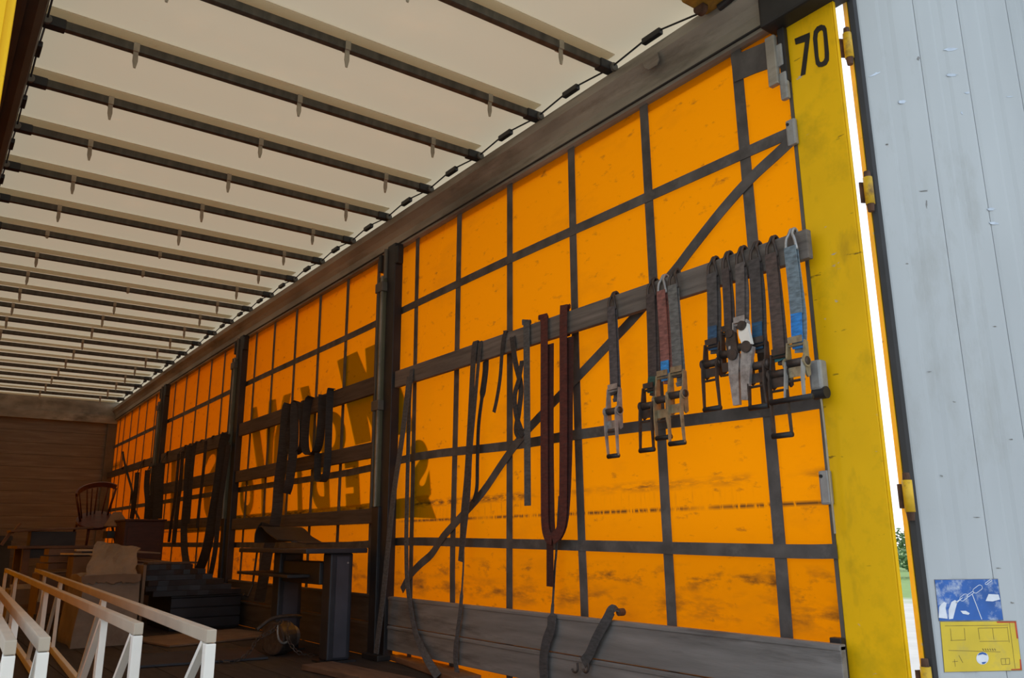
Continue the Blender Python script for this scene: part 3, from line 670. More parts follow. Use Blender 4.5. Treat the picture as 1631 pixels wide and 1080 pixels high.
ratchet(za(322, 122), za(334, 498), za(340, 615), za(365, 770), za(370, 880), 'dark brown ratchet strap with deep blue flap, fourth of six near post', (.06, .052, .05), (.02, .075, .15), M_DIRTY, x=-.096)
ratchet(za(396, 88), za(432, 630), za(440, 668), za(462, 790), za(478, 1008), 'long brown ratchet strap with teal flap and lowest handle, near the post', (.085, .06, .052), (.03, .14, .16), M_DIRTY, x=-.094)
ratchet(za(482, 48), za(512, 458), za(520, 613), za(532, 745), za(528, 845), 'pale blue-grey ratchet strap with a bright blue flap beside the yellow post', (.15, .2, .235), (.03, .2, .56), M_BRASS, handle=M_ZINC, x=-.1, gripw=(.03, .06), hookm=M_SILV)
ratchet(zb_(335, 72), zb_(340, 612), zb_(335, 697), zb_(335, 835), zb_(342, 1005), 'brown ratchet strap with dark green flap, left of three in mid lath', BRW, (.03, .075, .06), M_DIRTY, x=-.094)
ratchet(zb_(392, 48), zb_(408, 528), zb_(412, 630), zb_(412, 835), zb_(438, 938), 'faded pink ratchet strap with blue flap, centre of three on the lath', (.24, .1, .085), (.04, .24, .6), M_BRASS, x=-.09, hookm=M_SILV)
ratchet(zb_(452, 25), zb_(476, 608), zb_(476, 612), zb_(500, 805), zb_(508, 968), 'grey ratchet strap with brassy ratchet, right of three in mid lath', (.135, .135, .13), BRW, M_BRASS, x=-.108)
ratchet(zb_(125, 148), zb_(134, 698), zb_(136, 702), zb_(150, 890), zb_(166, 1036), 'single grey ratchet strap with silver handle hanging alone on the lath', (.085, .075, .078), BRW, M_SILV, handle=M_SILV, x=-.094, flare=-.002)

# ================================================================== LOOSE WEBBING
FW = (.9, -.44, 0)      # bands turned towards the rear
def hang(name, segs, label, c, group='loose webbing straps hung along the right side', cat='strap'):
    """segs: list of (part name, [(u,v,x)], width, side, colour)"""
    P = [[W(u, v, x-(.06 if s[3] == FW else 0)) for u, v, x in s[1]] for s in segs]
    t = thing(name, (P[0][0].x, P[0][0].y, min(p.z for q in P for p in q)), label, cat, group)
    for s, q in zip(segs, P):
        MB().ribbon(smoothpath(q, 5), s[2], s[3], .004).build(s[0], web(s[4] if len(s) > 4 else c), t)
        if s[3] == FW:        # the end laid over the lath
            y0 = q[0].y; y0 = 7.74 if 7.3 < y0 < 7.74 else (10.84 if 10.4 < y0 < 10.84 else y0); zl = 1.865 if y0 < 7.5 else 1.83
            MB().ribbon([(-.043, y0, zl-.03), (-.046, y0, zl+.005), (-.08, y0, zl+.006), (-.088, y0, zl-.02), (q[0].x+.01, y0, min(zl-.04, q[0].z+.03)), tuple(q[0])], .05, (0, 1, 0), .004).build('turned_end', web(c), t)
    return t
RED = (.085, .022, .017); REDD = (.05, .015, .012); G = (.075, .072, .072); GD = (.04, .036, .036); YW = (0, 1, 0)
zc7 = lambda X, Y, x: (700+X/2.25, 470+Y/2.25, x)
hang('webbing_sling', [
    ('front_strand', [zc7(376, 200, -.06), zc7(374, 95, -.06), zc7(372, 82, -.085), zc7(375, 110, -.1), zc7(375, 420, -.1), zc7(376, 700, -.1), zc7(378, 820, -.1), zc7(388, 865, -.1), zc7(402, 874, -.1)], .055, YW),
    ('back_strand', [zc7(398, 175, -.083), zc7(397, 500, -.085), zc7(400, 780, -.085), zc7(404, 868, -.09)], .05, YW, REDD),
    ('front_strand', [zc7(455, 150, -.06), zc7(452, 55, -.06), zc7(450, 42, -.085), zc7(444, 75, -.1), zc7(444, 420, -.1), zc7(443, 700, -.1), zc7(440, 800, -.1), zc7(428, 850, -.1), zc7(405, 874, -.1)], .055, YW),
    ('back_strand', [zc7(468, 150, -.083), zc7(466, 350, -.085), zc7(462, 600, -.085), zc7(450, 800, -.088), zc7(425, 868, -.09)], .05, YW, REDD),
    ('tail', [zc7(396, 860, -.08), zc7(396, 960, -.08), zc7(396, 1045, -.08)], .05, YW, REDD)],
    'long dark red sling looped twice over the near lath', RED)
hang('webbing_strap', [('band', [zc7(318, 130, -.05), zc7(314, 100, -.06), zc7(311, 99, -.085), zc7(312, 130, -.092), zc7(314, 450, -.092), zc7(316, 755, -.092)], .052, YW)], 'flat grey strap hanging straight beside the dark red sling', (.085, .088, .09))
hang('webbing_strap', [('band', [zc7(266, 145, -.05), zc7(262, 160, -.09), zc7(272, 240, -.09), zc7(292, 330, -.09), zc7(284, 420, -.095), zc7(275, 480, -.095), zc7(285, 503, -.095), zc7(298, 490, -.1)], .04, YW),
                       ('band', [zc7(296, 235, -.088), zc7(285, 300, -.1), zc7(270, 360, -.1), zc7(275, 430, -.1), zc7(295, 490, -.1)], .035, YW)], 'twisted dark strap ending in a loop left of the flat grey strap', GD)
hang('webbing_strap', [('band', [zc7(238, 150, -.06), zc7(236, 130, -.085), zc7(226, 180, -.092), zc7(218, 290, -.092), zc7(206, 370, -.092), zc7(195, 420, -.092)], .028, YW)], 'short thin strap end curling left on the near lath', GD)
hang('webbing_strap', [('band', [zc7(140, 190, -.06), zc7(130, 165, -.085), zc7(122, 220, -.092), zc7(110, 450, -.092), zc7(98, 650, -.092), zc7(86, 780, -.09), zc7(82, 880, -.09), zc7(76, 955, -.09)], .05, YW),
                       ('band', [zc7(148, 165, -.083), zc7(138, 260, -.1), zc7(126, 400, -.1), zc7(112, 560, -.1), zc7(104, 720, -.1), zc7(88, 870, -.1)], .03, YW)], 'long grey strap hanging doubled at the far end of the near lath', (.06, .056, .056))
hang('webbing_strap', [('band', [zc7(166, 235, -.05), zc7(164, 280, -.06), zc7(152, 370, -.06), zc7(140, 470, -.06), zc7(136, 600, -.06), zc7(134, 690, -.055), zc7(122, 742, -.05)], [.055]*10+[.03]*21, YW)], 'dark strap narrowing to a point behind the doubled grey strap', GD)
z3 = lambda X, Y, x: (600+X/3.546, 840+Y/3.546, x)
hang('webbing_strap', [('band', [(891, 790, -.06), (886, 880, -.06), z3(1008, 200, -.06), z3(1000, 340, -.06), z3(994, 440, -.07), z3(990, 500, -.09), z3(985, 570, -.1), z3(955, 660, -.1), z3(942, 760, -.1), z3(945, 850, -.1), z3(950, 900, -.1)], [.012]*20+[.02]*5+[.06]*26, YW)], 'thin cord widening to a grey strap over the side board below the red sling', (.06, .058, .06))
hang('webbing_strap', [('band', [(656, 588, -.085), (652, 640, -.1), (650, 720, -.1), z3(168, 0, -.1), z3(168, 150, -.1), z3(172, 300, -.1), z3(195, 480, -.105), z3(220, 600, -.11), z3(262, 700, -.13), z3(300, 770, -.16), z3(345, 840, -.2)], .045, YW)], 'grey strap falling from the near lath beside the first pillar to the floor', (.085, .088, .095))
hang('webbing_strap', [('band', [(652, 600, -.145), (640, 700, -.15), (628, 780, -.155), (619, 863, -.155), (610.5, 947, -.16), (604, 1000, -.16), (599, 1041, -.17)], .06, YW)], 'grey strap leaning down across the first pillar', (.08, .083, .09))
hang('webbing_strap', [('band', [(738, 868, -.09), z3(490, 200, -.09), z3(483, 330, -.092), z3(472, 470, -.1), z3(455, 600, -.1), z3(444, 720, -.1), z3(452, 810, -.1), z3(468, 880, -.11)], [.012]*12+[.03]*10+[.04]*14, YW)], 'grey strap tail hanging over the side board below the doubled strap', (.075, .075, .08))
t = hang('webbing_strap', [('band', [z3(1385, 478, -.06), z3(1335, 462, -.085), z3(1300, 520, -.095), z3(1240, 630, -.1), z3(1200, 720, -.1), z3(1165, 765, -.1)], .05, (0, 1, .4))], 'short grey strap with two iron hooks slung over the side board', (.06, .06, .062))
q = W(989, 975, -.07)
MB().disc(q, (1, 0, 0), .016, .03, 12).build('bolt', M_RUST, t)
for X in (1125, 1185):
    a = [W(600+(X+dx)/3.546, 840+yy/3.546, -.1) for dx, yy in ((8, 765), (10, 800), (2, 818), (-14, 815), (-20, 798))]
    MB().tube(smoothpath(a, 4), .005, 7).build('hook', M_DIRTY, t, smooth=True)
# second bay
z5 = lambda X, Y, x: (260+X/3.176, 520+Y/3.176, x)
hang('webbing_strap', [('band', [z5(650, 405, -.05), z5(634, 395, -.085), z5(622, 450, -.095), z5(605, 640, -.1), z5(585, 800, -.105), z5(572, 960, -.12), (427, 877, -.13), (420, 920, -.14), (413, 958, -.15)], .085, FW)], 'long dark strap leaning down to the floor in the second bay', (.035, .03, .028))
XW = (1, -.15, 0)
hang('webbing_strap', [('band', [z5(676, 378, -.1), z5(660, 400, -.11), z5(644, 480, -.12), z5(636, 570, -.12), z5(640, 625, -.12), z5(660, 648, -.12), z5(688, 632, -.12), z5(704, 600, -.12), z5(706, 500, -.12), z5(702, 385, -.11)], .06, XW)], 'dark strap loop over the upper lath of the second bay, leftmost of three', (.03, .026, .024))
hang('webbing_strap', [('band', [z5(750, 355, -.1), z5(734, 380, -.11), z5(722, 470, -.12), z5(716, 570, -.12), z5(722, 630, -.12), z5(745, 650, -.12), z5(775, 630, -.12), z5(792, 570, -.12), z5(800, 470, -.12), z5(806, 345, -.11)], .065, XW)], 'dark strap loop over the upper lath of the second bay, centre of three', (.028, .024, .023))
hang('webbing_strap', [('band', [z5(858, 318, -.1), z5(846, 325, -.11), z5(840, 420, -.12), z5(836, 560, -.12), z5(830, 700, -.12), z5(818, 768, -.12), z5(800, 786, -.12), z5(782, 768, -.12), z5(780, 700, -.12), z5(784, 640, -.12)], .055, XW)], 'dark strap with an open loop at its foot, right of three in the second bay', (.026, .026, .028))
hang('webbing_strap', [('band', [z5(668, 382, -.08), z5(664, 470, -.1), z5(662, 580, -.105), z5(650, 700, -.11), z5(636, 800, -.11), z5(622, 845, -.11)], .07, FW)], 'dark strap end dangling below the middle lath of the second bay', (.034, .028, .026))
# third bay
z4 = lambda X, Y, x: (180+X/2.7, 560+Y/2.7, x)
for lab, P, wd in (
    ('broad dark strap sweeping down to the pile in the third bay', [z4(488, 352, -.11), z4(474, 400, -.12), z4(453, 560, -.12), z4(430, 700, -.12), z4(405, 840, -.13), z4(375, 930, -.14), z4(360, 960, -.14)], .09),
    ('dark strap with a small hook beside the middle pillar', [z4(498, 400, -.09), z4(480, 520, -.1), z4(455, 700, -.11), z4(440, 850, -.12), z4(420, 960, -.12)], .045),
    ('dark strap in the middle of the third bay', [z4(330, 405, -.085), z4(322, 500, -.1), z4(315, 640, -.1), z4(305, 760, -.1), z4(308, 860, -.1), z4(318, 920, -.1)], .07),
    ('thin dark strap left of the middle strap in the third bay', [z4(300, 430, -.09), z4(290, 560, -.1), z4(275, 700, -.1), z4(262, 830, -.1)], .04),
    ('dark strap close to the farthest pillar in the third bay', [z4(352, 395, -.085), z4(340, 500, -.1), z4(330, 640, -.1), z4(322, 740, -.1)], .04),
    ('narrow dark strap between the broad strap and the middle strap', [z4(400, 385, -.085), z4(388, 520, -.1), z4(372, 660, -.1), z4(362, 760, -.1)], .03),
    ('narrow dark strap beside the farthest pillar reaching the cabinet', [z4(282, 440, -.085), z4(270, 600, -.1), z4(250, 740, -.1), z4(240, 820, -.1)], .03)):
    hang('webbing_strap', [('band', P, wd, FW)], lab, (.028, .023, .021))
for lab, P, wd in (
    ('dark strap hanging in the front bay next to the farthest pillar', [z4(205, 480, -.085), z4(198, 560, -.1), z4(195, 640, -.1), z4(190, 720, -.1)], .11),
    ('dark strap in the middle of the front bay', [z4(150, 510, -.085), z4(145, 580, -.1), z4(150, 650, -.1), z4(145, 720, -.1)], .07),
    ('thin dark strap hanging close to the front wall', [z4(105, 520, -.085), z4(100, 580, -.1), z4(92, 650, -.1), z4(80, 720, -.1)], .06),
    ('crooked thin cord dangling near the front corner', [z4(42, 430, -.05), z4(48, 470, -.06), z4(66, 540, -.06), z4(82, 600, -.06), z4(80, 650, -.06), z4(112, 720, -.06)], .03),
    ('thin dark strap between two broader ones in the front bay', [z4(178, 490, -.085), z4(170, 580, -.1), z4(168, 650, -.1), z4(162, 720, -.1)], .05)):
    hang('webbing_strap', [('band', P, wd, FW)], lab, (.024, .02, .018))

# ================================================================== WHITE TRUSSES
ZT = .50
def truss(near, far, nodes, label):
    a = HZ(*near, ZT); c = HZ(*far, ZT) if isinstance(far, tuple) else a+far; d = (c-a); Ln = d.length; dn = d/Ln; sd = Vector((dn.y, -dn.x, 0))
    t = thing('lattice_truss', (a.x, a.y, 0), label, 'truss', 'white lattice trusses lying in the trailer')
    hh = .034; wv = .026
    MB().obox((a+c)/2-UZ*hh/2, d/2, sd*wv/2, UZ*hh/2).build('top_chord', M_CHORD, t, bevel=.003)
    MB().obox((a+c)/2-UZ*(ZT-.021), d/2, sd*wv/2, UZ*.02).build('bottom_chord', M_WHITE, t, bevel=.003)
    for p, nm in ((a+dn*.018, 'end_post'), (c-dn*.018, 'end_post')):
        MB().obox(p-UZ*(ZT/2), dn*.018, sd*wv/2*1.05, UZ*(ZT/2-.036)).build(nm, M_WHITE, t, bevel=.003)
    for s in nodes:
        p = a+dn*s
        if s > .2: MB().bar(p-UZ*hh, p-UZ*(ZT-.04)+dn*.02, .022, .016, sd).build('upright', M_WHITE, t)
        MB().prism([(-.008, 0), (.05, 0), (.012, -.1), (-.008, -.12)], p-UZ*hh-sd*.003+dn*.01, dn, UZ, sd*.006).build('gusset', M_WHITE, t)
        q = p+dn*min(.62, Ln-s-.03)
        MB().bar(p+dn*.03-UZ*hh, q-UZ*(ZT-.04), .022, .016, sd).build('diagonal', M_WHITE, t)
    return t
def nodes_at(near, far, px):
    a = HZ(*near, ZT); c = HZ(*far, ZT); dn = (c-a).normalized(); return [.03]+[(HZ(u, v, ZT)-a).dot(dn) for u, v in px]
A0, A1 = (338, 1003), (58, 905); B0, B1 = (222, 992), (10, 905)
truss(A0, A1, nodes_at(A0, A1, [(171, 943), (101, 919), (76, 910)]), 'white lattice truss with wooden-looking top bar, rightmost of the four')
truss(B0, B1, nodes_at(B0, B1, [(167, 970), (71, 932), (26, 912)]), 'white lattice truss, second from the right of the four')
DL = Vector((.25, 5.2, 0))
truss((72, 1015), DL, [.03, 1.2, 2.4, 3.6], 'white lattice truss, third from the right, running off the left edge')
truss((18, 1020), DL, [.03, 1.2, 2.4, 3.6], 'white lattice truss at the lower left corner, leftmost of the four')

# ================================================================== WORK STAND
st = thing('work_stand', (-.36, 4.75, 0), 'dark steel work stand with two posts and a flat top beside the first pillar', 'stand')
def col(x0, x1, y0, y1, z1):
    c = MB().box(x0, x1, y0, y1, .012, z1).build('leg', M_PLATE, st, bevel=.012)
    MB().box(x0+.04, x1-.03, y0-.006, y0, .03, z1-.02).build('face_plate', mat('slate_panel', (.042, .046, .064), .5, var=.2, scale=5), c)
    MB().box(x0-.03, x1+.03, y0-.03, y1+.03, 0, .012).build('foot_plate', M_DARK, c)
    MB().disc((x1-.04, y0-.007, z1-.06), (0, 1, 0), .006, .006, 8).build('screw', M_ZINC, c)
col(-.43, -.275, 4.34, 4.46, .655)
col(-.475, -.30, 5.10, 5.22, .655)
MB().box(-.62, -.205, 4.28, 5.55, .655, .685).build('top_slab', M_PLATE, st, bevel=.006)
MB().box(-.45, -.31, 4.46, 5.10, .46, .60).build('apron', M_DARK, st, bevel=.006)
MB().box(-.60, -.32, 4.62, 5.62, .50, .52).build('shelf', M_DARK, st, bevel=.004)
MB().tube([(-.5, 5.5, .66), (-.51, 5.52, .42), (-.54, 5.52, .34), (-.58, 5.5, .36)], .008, 8).build('hanging_hook', M_DARK, st)
# curved sheet on the stand
pts = [(-.52, 5.25, .69), (-.5, 5.22, .76), (-.47, 5.15, .8), (-.44, 5.05, .785), (-.40, 4.9, .715), (-.36, 4.75, .69)]
rs = thing('rubber_sheet', (-.45, 5.0, .686), 'curled black rubber sheet lying on the work stand', 'sheet')
MB().ribbon(smoothpath([YP(436, 864, 5.3), YP(437, 850, 5.3), YP(444, 841, 5.28), YP(452, 842, 5.2), YP(462, 852, 5.05), YP(478, 862, 4.9)], 5), .34, (.94, .33, 0), .006).build('curl', M_BLACK, rs)
MB().ribbon(smoothpath([YP(470, 862, 4.95), YP(487, 863, 4.9), YP(505, 866, 4.8)], 4), .2, (.94, .33, 0), .008).build('flat_end', M_DARK, rs)

# chain hoist on the floor
ch = thing('chain_hoist', HZ(455, 1040, 0), 'rusty chain hoist with loose chain on the floor in front of the stand', 'hoist')
c0 = HZ(448, 1040, 0)+Vector((-.06, -.1, 0))
MB().disc((c0.x, c0.y, .11), (.9, .42, 0), .105, .13, 24).build('drum', M_DIRTY, ch, bevel=.01)
MB().disc((c0.x+.09, c0.y+.04, .11), (.9, .42, 0), .07, .06, 20).build('cover', M_STEEL, ch, bevel=.008)
MB().tube(smoothpath([(c0.x-.16, c0.y-.02, .17), (c0.x-.05, c0.y, .235), (c0.x+.1, c0.y+.02, .24), (c0.x+.16, c0.y+.04, .23)], 4), .012, 8).build('carry_bar', M_DIRTY, ch)
def chain(par, P, r=.013):
    P = smoothpath(P, 8); acc = 0; k = 0; last = P[0]
    for i in range(1, len(P)):
        if (P[i]-last).length >= r*2.1:
            t = (P[i]-last).normalized(); c = (P[i]+last)/2; a = Vector((0, 0, 1)) if k % 2 else Vector((1, .2, 0)); a = (a-t*a.dot(t)).normalized()
            MB().tube([c+t*math.cos(6.2832*j/10)*r*1.35+a*math.sin(6.2832*j/10)*r*.8 for j in range(10)], r*.26, 5, closed=True).build('chain_link', M_DIRTY, par); last = P[i]; k += 1
chain(ch, [(c0.x-.02, c0.y-.1, .23), (c0.x-.1, c0.y-.14, .17), (c0.x-.2, c0.y-.16, .13), (c0.x-.27, c0.y-.2, .05), (c0.x-.36, c0.y-.2, .012), (c0.x-.44, c0.y-.12, .012)])
chain(ch, [(c0.x+.02, c0.y-.11, .22), (c0.x+.0, c0.y-.15, .12), (c0.x+.06, c0.y-.2, .03), (c0.x+.16, c0.y-.22, .012), (c0.x+.28, c0.y-.2, .012)])
MB().tube(smoothpath([(c0.x-.06, c0.y-.12, .2), (c0.x-.06, c0.y-.14, .13), (c0.x-.03, c0.y-.14, .09), (c0.x+.01, c0.y-.14, .1), (c0.x+.01, c0.y-.14, .13)], 4), .008, 8).build('load_hook', M_STEEL, ch)

# loose planks on the floor
def fplank(a, b_, wd, th, z, label, m_=M_TABLE):
    A = HZ(*a, z); B = HZ(*b_, z); A.z = B.z = z
    tag(MB().bar(A, B, wd, th, (B-A).cross(UZ)).build('loose_plank', m_, bevel=.004), label, 'plank', 'loose planks on the floor')
fplank((640, 1046), (745, 1082), .16, .03, .018, 'brown loose plank on the floor at the foot of the side boards', mat('warm_plank', (.16, .085, .045), .7, var=.3, scale=5, stretch=(6, 1, 6), dirt=(.07, .04, .025), dirt_amt=.6))
fplank((505, 1060), (670, 1095), .2, .03, .018, 'dull brown loose plank on the floor in front of the stand', mat('dull_plank', (.11, .07, .05), .7, var=.3, scale=5, stretch=(6, 1, 6), dirt=(.05, .03, .02), dirt_amt=.6))

# ================================================================== CARGO PILE
def sheet(name, cx, cy, z, wx, wy, th, rot, label, m_, group=None, cat='sheet', tiltx=0., tilty=0., jag=0.):
    ca, sa = math.cos(rot), math.sin(rot); ax = Vector((ca, sa, tiltx)); ay = Vector((-sa, ca, tilty)); nz = ax.cross(ay).normalized()
    n = 8; pl = []
    for (px_, py_2), (qx, qy) in zip(((-1, -1), (1, -1), (1, 1), (-1, 1)), ((1, -1), (1, 1), (-1, 1), (-1, -1))):
        for k in range(n):
            t = k/n; pl.append(((px_*(1-t)+qx*t)*wx/2+random.uniform(-jag, jag), (py_2*(1-t)+qy*t)*wy/2+random.uniform(-jag, jag)))
    return tag(MB().prism(pl, (cx, cy, z), ax, ay, nz*th).build(name, m_), label, cat, group)
# crate carrying the dark sheets
cr = thing('dark_crate', (-.42, 7.2, 0), 'dark crate under the stack of blue-black sheets', 'crate')
MB().box(-.72, -.14, 6.9, 7.7, .0, .27).build('body', M_DARK, cr, bevel=.01)
for i in range(3): MB().box(-.725, -.135, 6.88, 6.9, .02+i*.085, .095+i*.085).build('slat', M_PLATE, cr, bevel=.004)
MB().box(-.73, -.13, 6.87, 7.72, .27, .286).build('lid', M_DARK, cr, bevel=.004)
slab = [(-.52, 7.25, .72, .8, .02), (-.57, 7.28, .70, .8, -.05), (-.63, 7.3, .66, .8, .07), (-.68, 7.32, .60, .78, -.04), (-.73, 7.34, .54, .74, .09), (-.77, 7.36, .48, .7, .0)]
sw = ['lowest', 'second', 'third', 'fourth', 'fifth', 'topmost']
for i, (cx, cy, wx, wy, r) in enumerate(slab):
    sheet('steel_sheet', cx, cy, .289+i*.0425, wx, wy, .041, r, 'blue-black sheet, %s in the stack on the dark crate' % sw[i], M_PLATE, 'blue-black sheets stacked on the dark crate', jag=.012, tiltx=.0)
sheet('wooden_board', -.70, 7.1, .545, .42, .12, .016, .06, 'small brown board lying on the blue-black sheets', M_WOODD, cat='board')
# big cardboard box
bx = thing('cardboard_box', (-1.32, 6.4, 0), 'big crumpled cardboard box with torn upper edge behind the trusses', 'box')
def warpbox(x0, x1, y0, y1, z0, z1, tap=.03, n=6):
    b = MB(); vs = []; fs = []
    for j in range(n+1):
        f = j/n; z = z0+(z1-z0)*f; s = tap*f
        ring = []
        for (ax_, ay_), (bx_, by_) in (((x0, y0), (x1, y0)), ((x1, y0), (x1, y1)), ((x1, y1), (x0, y1)), ((x0, y1), (x0, y0))):
            for k in range(n):
                t = k/n; xx = ax_+(bx_-ax_)*t; yy = ay_+(by_-ay_)*t
                xx += (-s if xx > (x0+x1)/2 else s)+.012*math.sin(7*z+9*yy); yy += .014*math.sin(11*z+8*xx)
                ring.append((xx, yy, z+(random.uniform(-.015, .015) if j == n else 0)))
        vs += ring
    R = 4*n
    for j in range(n):
        for k in range(R): fs.append((j*R+k, j*R+(k+1) % R, (j+1)*R+(k+1) % R, (j+1)*R+k))
    fs.append(tuple(n*R+k for k in range(R))); fs.append(tuple(range(R))[::-1]); return b.add(vs, fs)
warpbox(-1.56, -1.14, 6.15, 6.75, .0, .50, .02).build('body', M_CARD2, bx)
b = MB(); vs = []; fs = []; nn = 10
for jj in range(nn+1):
    f = jj/nn
    for ii in range(nn+1):
        g = ii/nn; L_ = -1.53+.14*f; R_ = -1.16+.1*f*f
        vs.append((L_+(R_-L_)*g+.008*math.sin(13*f+7*g), 6.16+.5*f+.02*math.sin(9*g+4*f), .46+.28*f-.05*f*g+.012*math.sin(17*g)*math.sin(11*f+2)+(random.uniform(-.02, .0) if jj == 0 else 0)))
for jj in range(nn):
    for ii in range(nn): a = jj*(nn+1)+ii; fs.append((a, a+1, a+nn+2, a+nn+1))
k0 = len(vs); vs += [(x_, y_+.006, z_-.012) for x_, y_, z_ in vs]; fs += [tuple(k0+q for q in f_)[::-1] for f_ in fs]
for ii in range(nn):
    for e0, e1 in ((ii, ii+1), (nn*(nn+1)+ii, nn*(nn+1)+ii+1), (ii*(nn+1), (ii+1)*(nn+1)), (ii*(nn+1)+nn, (ii+1)*(nn+1)+nn)): fs.append((e0, e1, k0+e1, k0+e0))
b.add(vs, fs).build('crumpled_top', M_CARD2, bx)
b = MB(); rp2 = []
for k in range(25):
    xx = -1.55+.4*k/24; rp2.append((xx, .455+random.uniform(-.022, .0)))
b.prism(rp2+[(-1.15, .50), (-1.35, .505), (-1.55, .495)], (0, 6.128, 0), (1, 0, 0), (0, 0, 1), (0, .008, 0)).build('torn_flap', M_CARD, bx)
MB().box(-1.12, -1.1, 6.2, 6.8, .0, .56).build('side_flap', M_CARD, bx)
sheet('cardboard_sheet', -.72, 8.45, .56, .8, .8, .012, -.1, 'flattened brown cardboard sheet sloping towards the curtain', M_CARD, 'flattened cardboard sheets on the pile', tilty=.02, tiltx=-.12)
sheet('cardboard_sheet', -.85, 8.5, .64, .55, .7, .012, .12, 'flattened pale cardboard sheet lying on top of another by the dark cabinet', M_CARD2, 'flattened cardboard sheets on the pile', tilty=.02, tiltx=-.05)
wb_ = thing('packing_case', (-.75, 8.45, 0), 'low brown packing case under the flattened cardboard', 'case')
MB().box(-1.05, -.42, 8.05, 8.85, 0, .5).build('body', M_CARD, wb_, bevel=.01)
MB().box(-.93, -.85, 8.035, 8.05, 0, .4).build('batten', M_WOODD, wb_, bevel=.003)
MB().box(-1.05, -.42, 8.035, 8.05, .4, .46).build('tape', M_CARD2, wb_)
# dark red cabinet
q0 = YP(200, 830, 9.2); q1 = YP(258, 886, 9.2)
cab = thing('small_cabinet', ((q0.x+q1.x)/2, 9.45, 0), 'dark red wooden cabinet standing in front of the farthest pillar', 'cabinet')
M_CAB = mat('dark_red_wood', (.04, .012, .008), .5, var=.3, scale=8, stretch=(1, 1, 5))
MB().box(q0.x, q1.x, 9.2, 9.7, .0, q0.z).build('carcass', M_CAB, cab, bevel=.006)
MB().box(q0.x-.015, q1.x+.015, 9.18, 9.72, q0.z, q0.z+.022).build('top', M_CAB, cab, bevel=.005)
dd = MB().box(q0.x+.03, q1.x-.03, 9.185, 9.2, .1, q0.z-.06).build('door', M_CAB, cab, bevel=.004)
MB().disc((q1.x-.06, 9.178, q0.z-.25), (0, 1, 0), .012, .016, 10).build('knob', M_RUST, dd)
# table carrying the chair
tb = thing('wooden_table', (-1.2, 10.2, 0), 'brown wooden table heaped with things below the chair', 'table')
ZTB = .70; ZS = .83
MB().box(-1.62, -.72, 9.75, 10.75, ZTB-.03, ZTB).build('top', M_TABLE, tb, bevel=.004)
MB().box(-1.55, -.8, 9.82, 9.84, ZTB-.13, ZTB-.03).build('apron', M_DARK, tb)
for xx in (-1.52, -.82):
    for yy in (9.84, 10.62): MB().box(xx-.035, xx+.035, yy-.035, yy+.035, 0, ZTB-.03).build('leg', M_TABLE, tb, bevel=.004)
MB().box(-1.5, -.84, 9.9, 10.6, .28, .3).build('shelf', M_TABLE, tb)
q = [YP(38, 848, 9.9), YP(62, 828, 9.9), YP(118, 822, 9.9), YP(135, 838, 9.9), YP(60, 846, 9.9)]
sl = thing('sled_board', (-1.45, 9.9, ZTB), 'long brown board with an upturned end sticking out left of the chair', 'board')
MB().obox((-1.3, 9.95, ZS+.045), (.4, 0, .02), (0, .2, 0), (0, 0, .012)).build('board', M_TABLE, sl, bevel=.004)
MB().bar((-1.68, 9.95, ZS+.02), (-1.75, 9.95, ZS-.12), .06, .03, (0, 1, 0)).build('upturned_end', M_TABLE, sl)
MB().bar((-1.66, 9.95, ZS+.01), (-1.60, 9.95, ZS+.11), .1, .02, (0, 1, 0)).build('end_knob', M_TABLE, sl)
MB().box(-1.5, -1.06, 9.8, 10.1, ZTB, ZS+.022).build('runner', M_DARK, sl, bevel=.003)
# chair lying tilted on the table
def make_chair():
    c0 = Vector((-.83, 9.95, .89))
    t = thing('wooden_chair', c0, 'dark red spindle-back chair lying tilted on the heaped table', 'chair')
    tl = Matrix.Rotation(-.25, 3, 'Y') @ Matrix.Rotation(.5, 3, 'X')
    R = Matrix.Rotation(.25, 3, 'Z') @ tl
    def P(x, y, z): return c0+R @ Vector((x, y, z))
    b = MB(); n = 20
    b.prism([(.2*math.cos(6.2832*k/n)*(1+.08*math.sin(6.2832*k/n)), .19*math.sin(6.2832*k/n)) for k in range(n)], P(0, .05, .06), R @ Vector((1, 0, 0)), R @ Vector((0, 1, 0)), R @ Vector((0, 0, .03)))
    b.build('seat', M_CHAIR, t, bevel=.006)
    arc = []
    for k in range(11):
        a = math.pi*(.08+.84*k/10); arc.append(P(-.23*math.cos(a), .06+.14*math.sin(a), .42+.035*math.sin(a)))
    MB().ribbon(arc, .055, R @ Vector((0, .2, 1)), .022).build('top_rail', M_CHAIR, t)
    for k in (0, 2, 4, 5, 6, 8, 10):
        a = math.pi*(.08+.84*k/10); rr = .013 if k in (0, 10) else .008
        MB().tube([P(-.16*math.cos(a), .06+.12*math.sin(a), .085), P(-.23*math.cos(a), .06+.14*math.sin(a), .415)], rr, 8).build('spindle', M_CHAIR, t, smooth=True)
    for sx_, sy_ in ((-1, -1), (1, -1), (-1, 1), (1, 1)):
        MB().tube([P(sx_*.13, .05+sy_*.12, .06), P(sx_*.17, .05+sy_*.17, -.18)], [.016, .011], 8).build('leg', M_CHAIR, t, smooth=True)
    return t
make_chair()
